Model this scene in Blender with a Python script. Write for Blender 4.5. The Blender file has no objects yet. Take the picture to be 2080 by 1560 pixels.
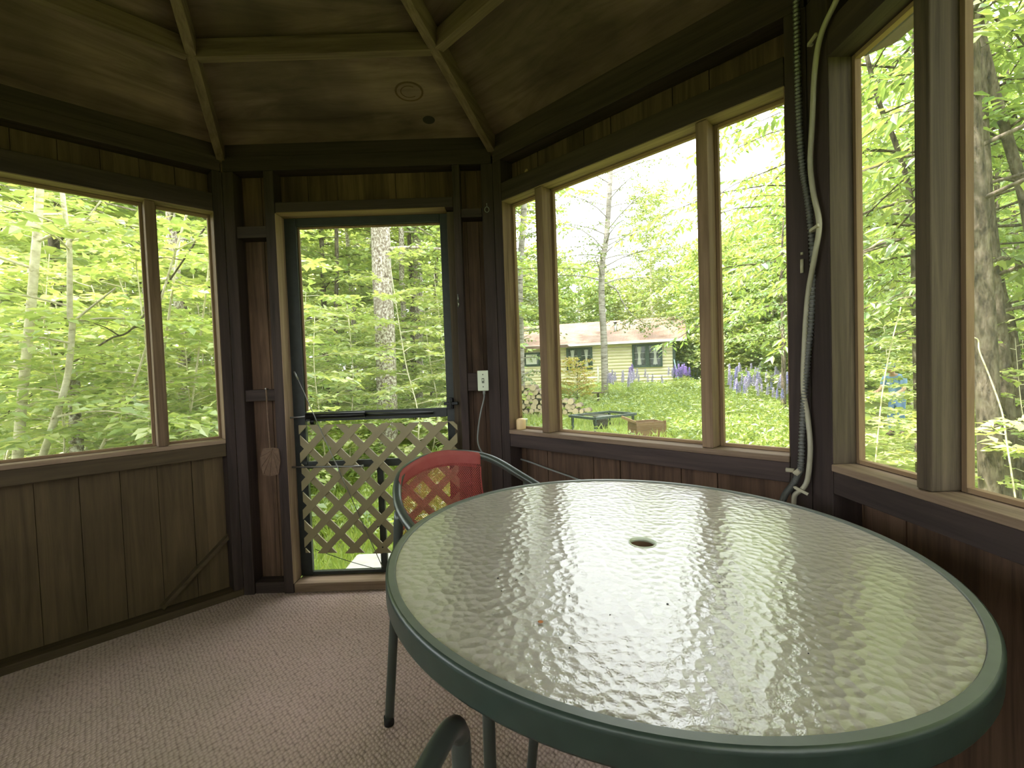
import bpy, math, random
import numpy as np
from mathutils import Matrix, Vector
from math import sin, cos, pi, radians, sqrt

SC = bpy.context.scene
COL = SC.collection
rng = random.Random(7)
nr = np.random.default_rng(7)

# ------------------------------------------------------------------ camera, sky, sun, exposure
CAMPOS = Vector((0, 0, 1.15))
F_PX = 929.4
PITCH, ROLL, YAW = 0.03128, -0.0350, 0.0058
_F = Vector((0, cos(PITCH), -sin(PITCH))); _R = Vector((1, 0, 0)); _U = _R.cross(_F)
_R2 = _R * cos(ROLL) + _U * sin(ROLL); _U2 = -_R * sin(ROLL) + _U * cos(ROLL)
_rz = Matrix.Rotation(-YAW, 3, 'Z')
CR, CU, CF = _rz @ _R2, _rz @ _U2, _rz @ _F
cam_data = bpy.data.cameras.new('camera')
cam = bpy.data.objects.new('camera', cam_data)
COL.objects.link(cam)
cam_data.sensor_fit = 'HORIZONTAL'; cam_data.sensor_width = 36.0
cam_data.lens = F_PX / 2080 * 36.0
cam_data.clip_start = 0.02; cam_data.clip_end = 300
cam.matrix_world = Matrix(((CR.x, CU.x, -CF.x, CAMPOS.x), (CR.y, CU.y, -CF.y, CAMPOS.y), (CR.z, CU.z, -CF.z, CAMPOS.z), (0, 0, 0, 1)))
SC.camera = cam

world = bpy.data.worlds.new('sky'); SC.world = world; world.use_nodes = True
_bg = world.node_tree.nodes['Background']
_bg.inputs['Color'].default_value = (0.93, 0.97, 1.0, 1)
_bg.inputs['Strength'].default_value = 3.1
sun_d = bpy.data.lights.new('sun', 'SUN'); sun_d.energy = 6.5; sun_d.angle = radians(1.5); sun_d.color = (1.0, 0.95, 0.84)
sun = bpy.data.objects.new('sun', sun_d); COL.objects.link(sun)
SUN_DIR = Vector((-0.50, -0.09, 0.86)).normalized()           # towards the sun
sun.rotation_euler = SUN_DIR.to_track_quat('Z', 'Y').to_euler()
sun.location = SUN_DIR * 40

SC.view_settings.view_transform = 'Standard'; SC.view_settings.look = 'None'
SC.view_settings.gamma = 1.0; SC.view_settings.use_curve_mapping = False
SC.view_settings.exposure = 1.3
cy = SC.cycles
cy.use_denoising = True
cy.max_bounces = 7; cy.diffuse_bounces = 4; cy.glossy_bounces = 3; cy.transmission_bounces = 5; cy.transparent_max_bounces = 12
cy.caustics_reflective = False; cy.caustics_refractive = False
cy.sample_clamp_indirect = 8.0
cy.use_adaptive_sampling = True; cy.adaptive_threshold = 0.02


def ray(px, py):
    d = CR * ((px - 1040) / F_PX) + CU * ((780 - py) / F_PX) + CF
    return d

def at_depth(px, py, y):                     # world point on the sight line of a pixel of the survey photo, at depth y
    d = ray(px, py)
    return CAMPOS + d * (y / d.y)

# ------------------------------------------------------------------ materials
MATS = {}

class NT:
    def __init__(s, name):
        s.m = bpy.data.materials.new(name); s.m.use_nodes = True
        s.t = s.m.node_tree; s.t.nodes.clear()
        s.out = s.t.nodes.new('ShaderNodeOutputMaterial')
    def n(s, typ, props=None, **ins):
        nd = s.t.nodes.new('ShaderNode' + typ)
        for k, v in (props or {}).items(): setattr(nd, k, v)
        for k, v in ins.items():
            key = k.replace('_', ' ')
            sock = None
            for i in nd.inputs:
                if i.name == key and i.enabled: sock = i; break
            if sock is None: sock = nd.inputs[key]
            s.set(sock, v)
        return nd
    def set(s, sock, v):
        if isinstance(v, bpy.types.NodeSocket): s.t.links.new(v, sock)
        elif isinstance(v, bpy.types.Node): s.t.links.new(v.outputs[0], sock)
        else:
            if sock.type == 'RGBA' and len(v) == 3: v = (*v, 1)
            sock.default_value = v
    def ramp(s, fac, stops):
        r = s.n('ValToRGB'); s.t.links.new(fac, r.inputs[0])
        e = r.color_ramp.elements
        while len(e) < len(stops): e.new(0.5)
        for i, (p, c) in enumerate(stops): e[i].position = p; e[i].color = (*c, 1)
        return r.outputs[0]
    def mix(s, fac, a, b, blend='MIX'):
        nd = s.n('Mix', {'data_type': 'RGBA', 'blend_type': blend})
        s.set(nd.inputs[0], fac); s.set(nd.inputs[6], a); s.set(nd.inputs[7], b)
        return nd.outputs[2]
    def math(s, op, a, b=0.0):
        nd = s.n('Math', {'operation': op}); s.set(nd.inputs[0], a); s.set(nd.inputs[1], b)
        return nd.outputs[0]
    def done(s, shader):
        s.t.links.new(shader.outputs[0] if isinstance(shader, bpy.types.Node) else shader, s.out.inputs[0])
        return s.m

def plain(name, col, rough=0.6, metal=0.0, noise=0.0, scale=20, bump=0.0, spec=0.5):
    N = NT(name)
    c = col
    bn = None
    if noise or bump:
        tc = N.n('TexCoord').outputs['Object']
        nz = N.n('TexNoise', Vector=tc, Scale=scale, Detail=4.0)
        if noise:
            c = N.ramp(nz.outputs[0], [(0.25, tuple(x * (1 - noise) for x in col)), (0.75, tuple(min(1, x * (1 + noise)) for x in col))])
        if bump:
            bn = N.n('Bump', Strength=bump, Distance=0.01, Height=nz.outputs[0])
    b = N.n('BsdfPrincipled', Base_Color=c, Roughness=rough, Metallic=metal)
    b.inputs['Specular IOR Level'].default_value = spec
    if bn: N.set(b.inputs['Normal'], bn.outputs[0])
    return N.done(b)

def wood(name, dark, light, axis='Z', plank=0.0, plank_axis='X', rough=0.75, grain=28, stain=0.0, spec=0.25):
    N = NT(name)
    tc = N.n('TexCoord').outputs['Object']
    oi = N.n('ObjectInfo').outputs['Random']
    sc = {'X': (1.6, grain, grain), 'Y': (grain, 1.6, grain), 'Z': (grain, grain, 1.6)}[axis]
    off = N.math('MULTIPLY', oi, 37.0)
    comb = N.n('CombineXYZ', X=off, Y=off, Z=off)
    add = N.n('VectorMath', {'operation': 'ADD'}); N.set(add.inputs[0], tc); N.set(add.inputs[1], comb.outputs[0])
    mp = N.n('Mapping', Vector=add.outputs[0], Scale=sc)
    nz = N.n('TexNoise', Vector=mp, Scale=1.0, Detail=6.0, Roughness=0.65, Distortion=0.6)
    c = N.ramp(nz.outputs[0], [(0.28, dark), (0.72, light)])
    if plank:
        sep = N.n('SeparateXYZ', Vector=tc)
        ax = sep.outputs['XYZ'.index(plank_axis)]
        fl = N.math('FLOOR', N.math('DIVIDE', ax, plank))
        wn = N.n('TexWhiteNoise', {'noise_dimensions': '2D'}, Vector=N.n('CombineXYZ', X=fl, Y=off).outputs[0])
        v = N.math('ADD', N.math('MULTIPLY', wn.outputs[0], 0.55), 0.72)
        c = N.mix(1.0, c, N.n('CombineXYZ', X=v, Y=v, Z=v).outputs[0], 'MULTIPLY')
    else:
        v = N.math('ADD', N.math('MULTIPLY', oi, 0.3), 0.85)
        c = N.mix(1.0, c, N.n('CombineXYZ', X=v, Y=v, Z=v).outputs[0], 'MULTIPLY')
    if stain:
        n2 = N.n('TexNoise', Vector=tc, Scale=2.3, Detail=3.0)
        f = N.ramp(n2.outputs[0], [(0.42, (0, 0, 0)), (0.62, (1, 1, 1))])
        c = N.mix(N.math('MULTIPLY', f, stain), c, tuple(x * 0.35 for x in dark))
    bp = N.n('Bump', Strength=0.25, Distance=0.004, Height=nz.outputs[0])
    b = N.n('BsdfPrincipled', Base_Color=c, Roughness=rough, Normal=bp.outputs[0])
    b.inputs['Specular IOR Level'].default_value = spec
    return N.done(b)

def leafmat(name, cols, trans=0.55, rough=0.5):
    N = NT(name)
    g = N.n('NewGeometry').outputs['Random Per Island']
    oi = N.n('ObjectInfo').outputs['Random']
    c = N.ramp(g, [(i / (len(cols) - 1), k) for i, k in enumerate(cols)])
    hs = N.n('HueSaturation', Color=c, Value=N.math('ADD', N.math('MULTIPLY', oi, 0.35), 0.82), Hue=N.math('ADD', N.math('MULTIPLY', oi, 0.03), 0.485))
    d = N.n('BsdfDiffuse', Color=hs.outputs[0])
    tcol = hs.outputs[0]
    if cols[0][1] > cols[0][2]:
        tcol = N.mix(1.0, hs.outputs[0], (1.0, 1.0, 0.6), 'MULTIPLY')
        tcol = N.mix(0.30, tcol, (0.66, 0.72, 0.14))
    t = N.n('BsdfTranslucent', Color=tcol)
    m1 = N.n('MixShader', Fac=trans); N.set(m1.inputs[1], d.outputs[0]); N.set(m1.inputs[2], t.outputs[0])
    gl = N.n('BsdfGlossy', Color=(1, 1, 1), Roughness=rough)
    m2 = N.n('MixShader', Fac=0.09); N.set(m2.inputs[1], m1.outputs[0]); N.set(m2.inputs[2], gl.outputs[0])
    return N.done(m2)

M = {}
M['board'] = wood('weathered_board', (0.045, 0.025, 0.016), (0.165, 0.098, 0.063), 'Z', 0.14, 'X', stain=0.35)
M['board_olive'] = wood('olive_weathered_board', (0.068, 0.045, 0.022), (0.135, 0.092, 0.046), 'Z', 0.19, 'X', stain=0.25)
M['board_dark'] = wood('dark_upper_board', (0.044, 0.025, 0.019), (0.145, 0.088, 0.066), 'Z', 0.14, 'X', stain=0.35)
M['stud'] = wood('dark_stud', (0.021, 0.0145, 0.0135), (0.064, 0.043, 0.038), 'Z')
M['stud_x'] = wood('dark_rail', (0.021, 0.0145, 0.0135), (0.064, 0.043, 0.038), 'X')
M['mullion'] = wood('brown_mullion', (0.10, 0.062, 0.036), (0.25, 0.165, 0.10), 'Z', grain=40)
M['post'] = wood('grey_brown_post', (0.034, 0.024, 0.015), (0.105, 0.078, 0.050), 'Z', grain=46)
M['sill'] = wood('sun_bleached_sill', (0.13, 0.085, 0.055), (0.32, 0.225, 0.155), 'X', grain=36)
M['strip'] = wood('pale_moulding', (0.15, 0.095, 0.05), (0.30, 0.20, 0.115), 'Z', grain=40)
M['strip_x'] = wood('pale_moulding_flat', (0.17, 0.105, 0.055), (0.34, 0.23, 0.13), 'X', grain=40)
M['jamb'] = wood('pinkish_jamb', (0.15, 0.09, 0.06), (0.36, 0.25, 0.18), 'Z', grain=40)
M['ply'] = wood('stained_plywood', (0.068, 0.044, 0.035), (0.255, 0.168, 0.138), 'X', grain=9, stain=0.5)
M['rafter'] = wood('rafter_wood', (0.066, 0.042, 0.032), (0.19, 0.128, 0.096), 'X', grain=30)
M['black'] = plain('black_painted_wood', (0.012, 0.015, 0.014), 0.5, noise=0.3, scale=40, bump=0.15)
M['dark_metal'] = plain('dark_metal', (0.02, 0.02, 0.02), 0.35, 0.7)
M['steel'] = plain('grey_steel', (0.26, 0.26, 0.25), 0.38, 0.85)
M['lattice'] = plain('tan_lattice_plastic', (0.24, 0.20, 0.105), 0.55, noise=0.1, scale=15)
M['switch'] = plain('ivory_plate', (0.60, 0.64, 0.50), 0.4)
M['switch_dark'] = plain('switch_slot', (0.10, 0.11, 0.08), 0.5)
M['cable_grey'] = plain('grey_cable', (0.22, 0.23, 0.21), 0.5)
M['cable_cream'] = plain('cream_cable', (0.36, 0.33, 0.24), 0.5, noise=0.08, scale=30)
M['conduit'] = plain('armoured_conduit', (0.15, 0.15, 0.14), 0.4, 0.5)
M['strap'] = plain('cream_strap', (0.42, 0.38, 0.27), 0.5)
M['wax'] = plain('cream_wax', (0.72, 0.52, 0.27), 0.45)
M['wick'] = plain('burnt_wick', (0.05, 0.03, 0.02), 0.8)
M['swat'] = plain('tan_rattan', (0.13, 0.075, 0.045), 0.7, noise=0.25, scale=60)
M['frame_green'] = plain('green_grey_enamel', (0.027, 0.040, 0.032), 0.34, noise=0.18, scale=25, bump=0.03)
M['rim_top'] = plain('faded_green_grey_enamel', (0.125, 0.138, 0.120), 0.40, noise=0.12, scale=25)  # lighter copy of the rim enamel, window light on the top band painted in
M['frame_black'] = plain('charcoal_tube', (0.085, 0.097, 0.088), 0.30, 0.4)
M['rubber'] = plain('black_rubber', (0.012, 0.012, 0.012), 0.7)
M['stain_red'] = plain('rust_spot', (0.45, 0.16, 0.05), 0.8)

def carpet():
    N = NT('brown_looped_carpet')
    tc = N.n('TexCoord').outputs['Object']
    mp = N.n('Mapping', Vector=tc, Scale=(82, 66, 1)); mp.inputs['Rotation'].default_value = (0, 0, radians(42))
    vo = N.n('TexVoronoi', {'voronoi_dimensions': '2D'}, Vector=mp, Scale=1.0, Randomness=0.42)
    nz = N.n('TexNoise', Vector=tc, Scale=1.7, Detail=4.0)
    n2 = N.n('TexNoise', Vector=tc, Scale=160.0, Detail=2.0)
    c = N.ramp(vo.outputs['Distance'], [(0.10, (0.70, 0.535, 0.51)), (0.42, (0.58, 0.435, 0.405)), (0.78, (0.25, 0.18, 0.163))])
    wn = N.ramp(nz.outputs[0], [(0.35, (0.78, 0.80, 0.72)), (0.65, (1.05, 1.0, 0.98))])
    c = N.mix(1.0, c, wn, 'MULTIPLY')
    c = N.mix(N.math('MULTIPLY', n2.outputs[0], 0.5), c, tuple((0.36, 0.27, 0.24)))
    h = N.math('ADD', N.math('MULTIPLY', vo.outputs['Distance'], -1.0), N.math('MULTIPLY', n2.outputs[0], 0.5))
    bp = N.n('Bump', Strength=0.8, Distance=0.008, Height=h)
    b = N.n('BsdfPrincipled', Base_Color=c, Roughness=0.95, Normal=bp.outputs[0])
    b.inputs['Specular IOR Level'].default_value = 0.1
    return N.done(b)
M['carpet'] = carpet()

def table_glass():
    N = NT('frosted_pebbled_glass')
    tc = N.n('TexCoord').outputs['Object']
    dn = N.n('TexNoise', Vector=tc, Scale=14.0, Detail=2.0)
    dv = N.n('VectorMath', {'operation': 'MULTIPLY_ADD'}); N.set(dv.inputs[0], dn.outputs[1]); dv.inputs[1].default_value = (0.016, 0.016, 0); N.set(dv.inputs[2], tc)
    vo = N.n('TexVoronoi', {'feature': 'SMOOTH_F1', 'voronoi_dimensions': '2D'}, Vector=dv.outputs[0], Scale=52.0, Smoothness=0.3)
    n2 = N.n('TexNoise', Vector=tc, Scale=75.0, Detail=2.0)
    fine = N.n('TexNoise', Vector=tc, Scale=260.0, Detail=2.0)
    h = N.math('ADD', vo.outputs['Distance'], N.math('MULTIPLY', n2.outputs[0], 0.35))
    bp = N.n('Bump', Strength=0.8, Distance=0.010, Height=h)
    hs = N.math('ADD', N.math('MULTIPLY', h, 0.55), N.math('MULTIPLY', fine.outputs[0], 0.22))
    bs = N.n('Bump', Strength=0.34, Distance=0.006, Height=hs)
    c = N.ramp(N.n('TexNoise', Vector=tc, Scale=5.0, Detail=3.0).outputs[0], [(0.3, (0.70, 0.62, 0.525)), (0.7, (0.77, 0.69, 0.60))])
    d = N.n('BsdfDiffuse', Color=c, Normal=bp.outputs[0])
    t = N.n('BsdfTranslucent', Color=(0.78, 0.76, 0.66))
    rf = N.n('BsdfRefraction', Color=(0.84, 0.86, 0.78), Roughness=0.30, IOR=1.08, Normal=bp.outputs[0])
    m0 = N.n('MixShader', Fac=0.62); N.set(m0.inputs[1], t.outputs[0]); N.set(m0.inputs[2], rf.outputs[0])
    m = N.n('MixShader', Fac=0.42); N.set(m.inputs[1], d.outputs[0]); N.set(m.inputs[2], m0.outputs[0])
    gl = N.n('BsdfGlossy', Color=(1, 1, 1), Roughness=0.07, Normal=bs.outputs[0])
    fr = N.n('Fresnel', IOR=1.75, Normal=bs.outputs[0])
    mm = N.n('MixShader', Fac=fr.outputs[0]); N.set(mm.inputs[1], m.outputs[0]); N.set(mm.inputs[2], gl.outputs[0])
    return N.done(mm)
M['glass_top'] = table_glass()

def sling():
    N = NT('red_mesh_sling')
    tc = N.n('TexCoord').outputs['UV']
    mp = N.n('Mapping', Vector=tc, Scale=(54, 80, 1))
    br = N.n('TexBrick', Vector=mp, Scale=1.0, Color1=(1, 1, 1), Color2=(1, 1, 1), Mortar=(0, 0, 0))
    br.inputs['Mortar Size'].default_value = 0.20; br.inputs['Brick Width'].default_value = 1.0; br.inputs['Row Height'].default_value = 1.0
    c = N.ramp(N.n('TexNoise', Vector=tc, Scale=9.0, Detail=4.0).outputs[0], [(0.3, (0.40, 0.075, 0.070)), (0.7, (0.48, 0.11, 0.10))])
    d = N.n('BsdfPrincipled', Base_Color=c, Roughness=0.6)
    t = N.n('BsdfTranslucent', Color=(0.55, 0.10, 0.08))
    m0 = N.n('MixShader', Fac=0.3); N.set(m0.inputs[1], d.outputs[0]); N.set(m0.inputs[2], t.outputs[0])
    tr = N.n('BsdfTransparent')
    uy = N.n('SeparateXYZ', Vector=tc).outputs[1]
    f = N.math('MULTIPLY', N.math('MULTIPLY', N.math('SUBTRACT', 1.0, br.outputs['Color']), 0.85), N.math('GREATER_THAN', uy, 0.30))
    m = N.n('MixShader', Fac=f); N.set(m.inputs[1], m0.outputs[0]); N.set(m.inputs[2], tr.outputs[0])
    return N.done(m)
M['sling'] = sling()

def screen_mat():
    N = NT('insect_screen')
    d0 = N.n('BsdfDiffuse', Color=(0.30, 0.31, 0.30)); d1 = N.n('BsdfTranslucent', Color=(0.62, 0.64, 0.60))
    d = N.n('MixShader', Fac=0.6); N.set(d.inputs[1], d0.outputs[0]); N.set(d.inputs[2], d1.outputs[0])
    t = N.n('BsdfTransparent')
    m = N.n('MixShader', Fac=0.08); N.set(m.inputs[1], t.outputs[0]); N.set(m.inputs[2], d.outputs[0])
    return N.done(m)
M['screen'] = screen_mat()

def bark(name, base, fleck, dark, sc=(9, 9, 26), thr=0.55, dthr=0.68):
    N = NT(name)
    tc = N.n('TexCoord').outputs['Object']
    mp = N.n('Mapping', Vector=tc, Scale=sc)
    n1 = N.n('TexNoise', Vector=mp, Scale=1.0, Detail=5.0, Roughness=0.7)
    n2 = N.n('TexNoise', Vector=tc, Scale=1.3, Detail=2.0)
    c = N.ramp(n1.outputs[0], [(thr - 0.17, dark), (thr - 0.03, base), (thr + 0.14, fleck)])
    c = N.mix(N.ramp(n2.outputs[0], [(0.5, (0, 0, 0)), (dthr, (0.6, 0.6, 0.6))]), c, tuple(x * 0.6 for x in base))
    bp = N.n('Bump', Strength=0.5, Distance=0.02, Height=n1.outputs[0])
    b = N.n('BsdfPrincipled', Base_Color=c, Roughness=0.85, Normal=bp.outputs[0])
    b.inputs['Specular IOR Level'].default_value = 0.2
    return N.done(b)
M['bark_aspen'] = bark('flecked_aspen_bark', (0.30, 0.24, 0.20), (0.86, 0.83, 0.78), (0.06, 0.042, 0.032), (34, 34, 24), 0.50)
M['bark_birch'] = bark('white_birch_bark', (0.27, 0.24, 0.21), (0.42, 0.39, 0.36), (0.05, 0.04, 0.035), (4, 4, 22), 0.48)
M['bark_pale'] = bark('pale_sapling_bark', (0.58, 0.52, 0.38), (0.78, 0.72, 0.58), (0.16, 0.12, 0.07), (12, 12, 20), 0.45)
M['bark_dark'] = bark('grey_brown_bark', (0.095, 0.075, 0.058), (0.20, 0.165, 0.13), (0.028, 0.022, 0.018), (24, 24, 8), 0.5)
M['leaf_wood'] = leafmat('woodland_leaves', [(0.20, 0.30, 0.11), (0.32, 0.44, 0.15), (0.44, 0.54, 0.19), (0.58, 0.63, 0.24)], 0.5)
M['leaf_near'] = leafmat('sapling_leaves', [(0.26, 0.37, 0.13), (0.40, 0.52, 0.19), (0.54, 0.63, 0.25), (0.70, 0.73, 0.34)], 0.5)
M['leaf_yard'] = leafmat('sunlit_leaves', [(0.12, 0.23, 0.05), (0.21, 0.32, 0.07), (0.30, 0.40, 0.09), (0.42, 0.48, 0.12)], 0.45)
M['leaf_ash'] = leafmat('ash_leaves', [(0.09, 0.18, 0.05), (0.16, 0.27, 0.075), (0.24, 0.35, 0.10), (0.33, 0.42, 0.13)], 0.5)
M['leaf_birch'] = leafmat('birch_leaves', [(0.07, 0.11, 0.03), (0.12, 0.18, 0.04), (0.20, 0.27, 0.06)], 0.35)
M['leaf_rust'] = leafmat('rusty_leaves', [(0.40, 0.42, 0.05), (0.52, 0.48, 0.06), (0.62, 0.32, 0.10)], 0.4)
M['grass'] = leafmat('grass_blades', [(0.26, 0.36, 0.07), (0.36, 0.45, 0.10), (0.48, 0.53, 0.14)], 0.4)
M['ground'] = None

def ground_mat():
    N = NT('ground_cover')
    tc = N.n('TexCoord').outputs['Object']
    n1 = N.n('TexNoise', Vector=tc, Scale=0.9, Detail=6.0)
    n2 = N.n('TexNoise', Vector=tc, Scale=14.0, Detail=4.0)
    c1 = N.ramp(n2.outputs[0], [(0.3, (0.18, 0.26, 0.06)), (0.7, (0.34, 0.41, 0.10))])
    c2 = N.ramp(n2.outputs[0], [(0.3, (0.10, 0.09, 0.04)), (0.7, (0.20, 0.22, 0.07))])
    c = N.mix(N.ramp(n1.outputs[0], [(0.45, (0, 0, 0)), (0.62, (1, 1, 1))]), c1, c2)
    bp = N.n('Bump', Strength=0.5, Distance=0.05, Height=n2.outputs[0])
    b = N.n('BsdfPrincipled', Base_Color=c, Roughness=0.95, Normal=bp.outputs[0])
    b.inputs['Specular IOR Level'].default_value = 0.1
    return N.done(b)
M['ground'] = ground_mat()
M['step'] = plain('pale_stone_slab', (0.55, 0.53, 0.49), 0.8, noise=0.15, scale=12, bump=0.2)
M['log_siding'] = wood('cream_log_siding', (0.74, 0.66, 0.48), (0.86, 0.79, 0.62), 'X', grain=14, rough=0.6)
M['green_trim'] = plain('dark_green_trim', (0.022, 0.048, 0.042), 0.5)
M['deck_green'] = plain('blue_green_deck_paint', (0.07, 0.13, 0.13), 0.6, noise=0.15, scale=8)
M['white_paint'] = plain('white_paint', (0.70, 0.70, 0.67), 0.5)
M['pane'] = plain('window_pane_glass', (0.035, 0.045, 0.045), 0.08, 0.0)
M['curtain'] = plain('white_curtain', (0.40, 0.41, 0.39), 0.9)
def shingle():
    N = NT('brown_shingles')
    tc = N.n('TexCoord').outputs['Object']
    mp = N.n('Mapping', Vector=tc, Scale=(1, 1, 1))
    br = N.n('TexBrick', Vector=mp, Scale=1.0, Color1=(0.15, 0.088, 0.060), Color2=(0.21, 0.135, 0.098), Mortar=(0.08, 0.046, 0.034))
    br.inputs['Brick Width'].default_value = 0.34; br.inputs['Row Height'].default_value = 0.145; br.inputs['Mortar Size'].default_value = 0.012
    nz = N.n('TexNoise', Vector=tc, Scale=1.4, Detail=4.0)
    c = N.mix(N.ramp(nz.outputs[0], [(0.4, (0, 0, 0)), (0.7, (0.6, 0.6, 0.6))]), br.outputs['Color'], (0.23, 0.175, 0.14))
    b = N.n('BsdfPrincipled', Base_Color=c, Roughness=0.9)
    return N.done(b)
M['shingle'] = shingle()
M['log_bark'] = plain('firewood_bark', (0.17, 0.125, 0.09), 0.9, noise=0.35, scale=20, bump=0.4)
M['log_end'] = plain('firewood_end_grain', (0.55, 0.44, 0.30), 0.85, noise=0.2, scale=26)
M['iron'] = plain('weathered_iron', (0.055, 0.075, 0.072), 0.6, 0.3, noise=0.3, scale=18)
M['drum'] = plain('dark_rusty_drum', (0.05, 0.042, 0.038), 0.75, 0.2, noise=0.4, scale=10)
M['crate'] = wood('brown_crate_board', (0.13, 0.07, 0.04), (0.26, 0.16, 0.10), 'X', grain=16)
M['plastic_white'] = plain('white_plastic', (0.75, 0.74, 0.70), 0.5)
M['plastic_blue'] = plain('blue_plastic', (0.05, 0.16, 0.34), 0.45)
M['pole_blue'] = plain('pale_blue_pole', (0.45, 0.62, 0.70), 0.4)
M['terracotta'] = plain('terracotta', (0.42, 0.17, 0.08), 0.8)
M['lup_purple'] = leafmat('purple_petals', [(0.28, 0.17, 0.58), (0.38, 0.26, 0.68), (0.50, 0.38, 0.76)], 0.3)
M['lup_pale'] = leafmat('pale_lilac_petals', [(0.50, 0.44, 0.68), (0.60, 0.55, 0.76), (0.70, 0.66, 0.82)], 0.3)
M['lup_blue'] = leafmat('blue_violet_petals', [(0.30, 0.28, 0.62), (0.40, 0.38, 0.70), (0.52, 0.50, 0.78)], 0.3)
M['skin'] = plain('skin', (0.50, 0.30, 0.22), 0.5)
M['shirt'] = plain('light_blue_cloth', (0.20, 0.33, 0.60), 0.9)
M['jeans'] = plain('denim', (0.11, 0.20, 0.40), 0.9)
M['cap'] = plain('blue_cap_cloth', (0.08, 0.18, 0.46), 0.9)
M['hair'] = plain('grey_hair', (0.22, 0.20, 0.18), 0.8)
M['boot'] = plain('brown_boot', (0.07, 0.05, 0.035), 0.7)

# ------------------------------------------------------------------ mesh building
class MB:
    """collects shapes and links them as one mesh object"""
    def __init__(s): s.v = []; s.f = []; s.sm = []; s.mi = []; s.uv = None; s.cur = 0
    def add(s, vs, fs, smooth=False):
        b = len(s.v); s.v += [tuple(p) for p in vs]
        for f in fs: s.f.append([b + i for i in f]); s.sm.append(smooth); s.mi.append(s.cur)
        return s
    def box(s, x0, x1, y0, y1, z0, z1):
        return s.add([(x0, y0, z0), (x1, y0, z0), (x1, y1, z0), (x0, y1, z0), (x0, y0, z1), (x1, y0, z1), (x1, y1, z1), (x0, y1, z1)],
                     [(0, 3, 2, 1), (4, 5, 6, 7), (0, 1, 5, 4), (1, 2, 6, 5), (2, 3, 7, 6), (3, 0, 4, 7)])
    def beam(s, a, b, w, h, up=(0, 0, 1)):
        a, b = Vector(a), Vector(b); d = (b - a).normalized(); up = Vector(up)
        sd = d.cross(up).normalized() * (w / 2); u = sd.cross(d).normalized() * (h / 2)
        vs = [a - sd - u, a + sd - u, a + sd + u, a - sd + u, b - sd - u, b + sd - u, b + sd + u, b - sd + u]
        return s.add(vs, [(0, 1, 2, 3), (7, 6, 5, 4), (0, 4, 5, 1), (1, 5, 6, 2), (2, 6, 7, 3), (3, 7, 4, 0)])
    def tube(s, pts, r, n=10, caps=True):
        pts = [Vector(p) for p in pts]; m = len(pts)
        rs = r if isinstance(r, (list, tuple)) else [r] * m
        t0 = (pts[1] - pts[0]).normalized()
        ref = Vector((0, 0, 1)) if abs(t0.z) < 0.9 else Vector((1, 0, 0))
        x = t0.cross(ref).normalized()
        vs = []
        for i in range(m):
            t = (pts[min(i + 1, m - 1)] - pts[max(i - 1, 0)])
            if t.length < 1e-9: t = t0
            t.normalize()
            x = (x - t * x.dot(t))
            if x.length < 1e-6: x = t.cross(Vector((0.3, 0.5, 0.8)))
            x.normalize(); y = t.cross(x)
            for k in range(n):
                a = 2 * pi * k / n
                vs.append(pts[i] + (x * cos(a) + y * sin(a)) * rs[i])
        fs = [(i * n + k, i * n + (k + 1) % n, (i + 1) * n + (k + 1) % n, (i + 1) * n + k) for i in range(m - 1) for k in range(n)]
        s.add(vs, fs, True)
        if caps:
            b = len(s.v) - len(vs)
            s.f.append([b + k for k in range(n)][::-1]); s.sm.append(False); s.mi.append(s.cur)
            s.f.append([b + (m - 1) * n + k for k in range(n)]); s.sm.append(False); s.mi.append(s.cur)
        return s
    def lathe(s, prof, c=(0, 0, 0), n=32, smooth=True, close=False):
        vs = []; m = len(prof)
        for r, z in prof:
            for k in range(n):
                a = 2 * pi * k / n
                vs.append((c[0] + r * cos(a), c[1] + r * sin(a), c[2] + z))
        rows = m if close else m - 1
        fs = [(i * n + k, i * n + (k + 1) % n, ((i + 1) % m) * n + (k + 1) % n, ((i + 1) % m) * n + k) for i in range(rows) for k in range(n)]
        s.add(vs, fs, smooth)
        if not close:
            b = len(s.v) - len(vs)
            if prof[0][0] > 1e-6: s.f.append([b + k for k in range(n)][::-1]); s.sm.append(False); s.mi.append(s.cur)
            if prof[-1][0] > 1e-6: s.f.append([b + (m - 1) * n + k for k in range(n)]); s.sm.append(False); s.mi.append(s.cur)
        return s
    def mesh(s, name, mats):
        me = bpy.data.meshes.new(name)
        me.from_pydata(s.v, [], s.f)
        me.polygons.foreach_set('use_smooth', s.sm)
        mats = mats if isinstance(mats, (list, tuple)) else [mats]
        for m in mats: me.materials.append(m)
        if len(mats) > 1: me.polygons.foreach_set('material_index', s.mi)
        me.update()
        return me
    def build(s, name, mats, parent=None, loc=None, rot=None, bevel=0.0):
        return link(name, s.mesh(name, mats), parent, loc, rot, bevel)

def link(name, me, parent=None, loc=None, rot=None, bevel=0.0):
    o = bpy.data.objects.new(name, me); COL.objects.link(o)
    if parent is not None: o.parent = parent
    if loc is not None: o.location = loc
    if rot is not None: o.rotation_euler = rot
    if bevel:
        b = o.modifiers.new('bevel', 'BEVEL'); b.width = bevel; b.segments = 2; b.limit_method = 'ANGLE'
    return o

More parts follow.
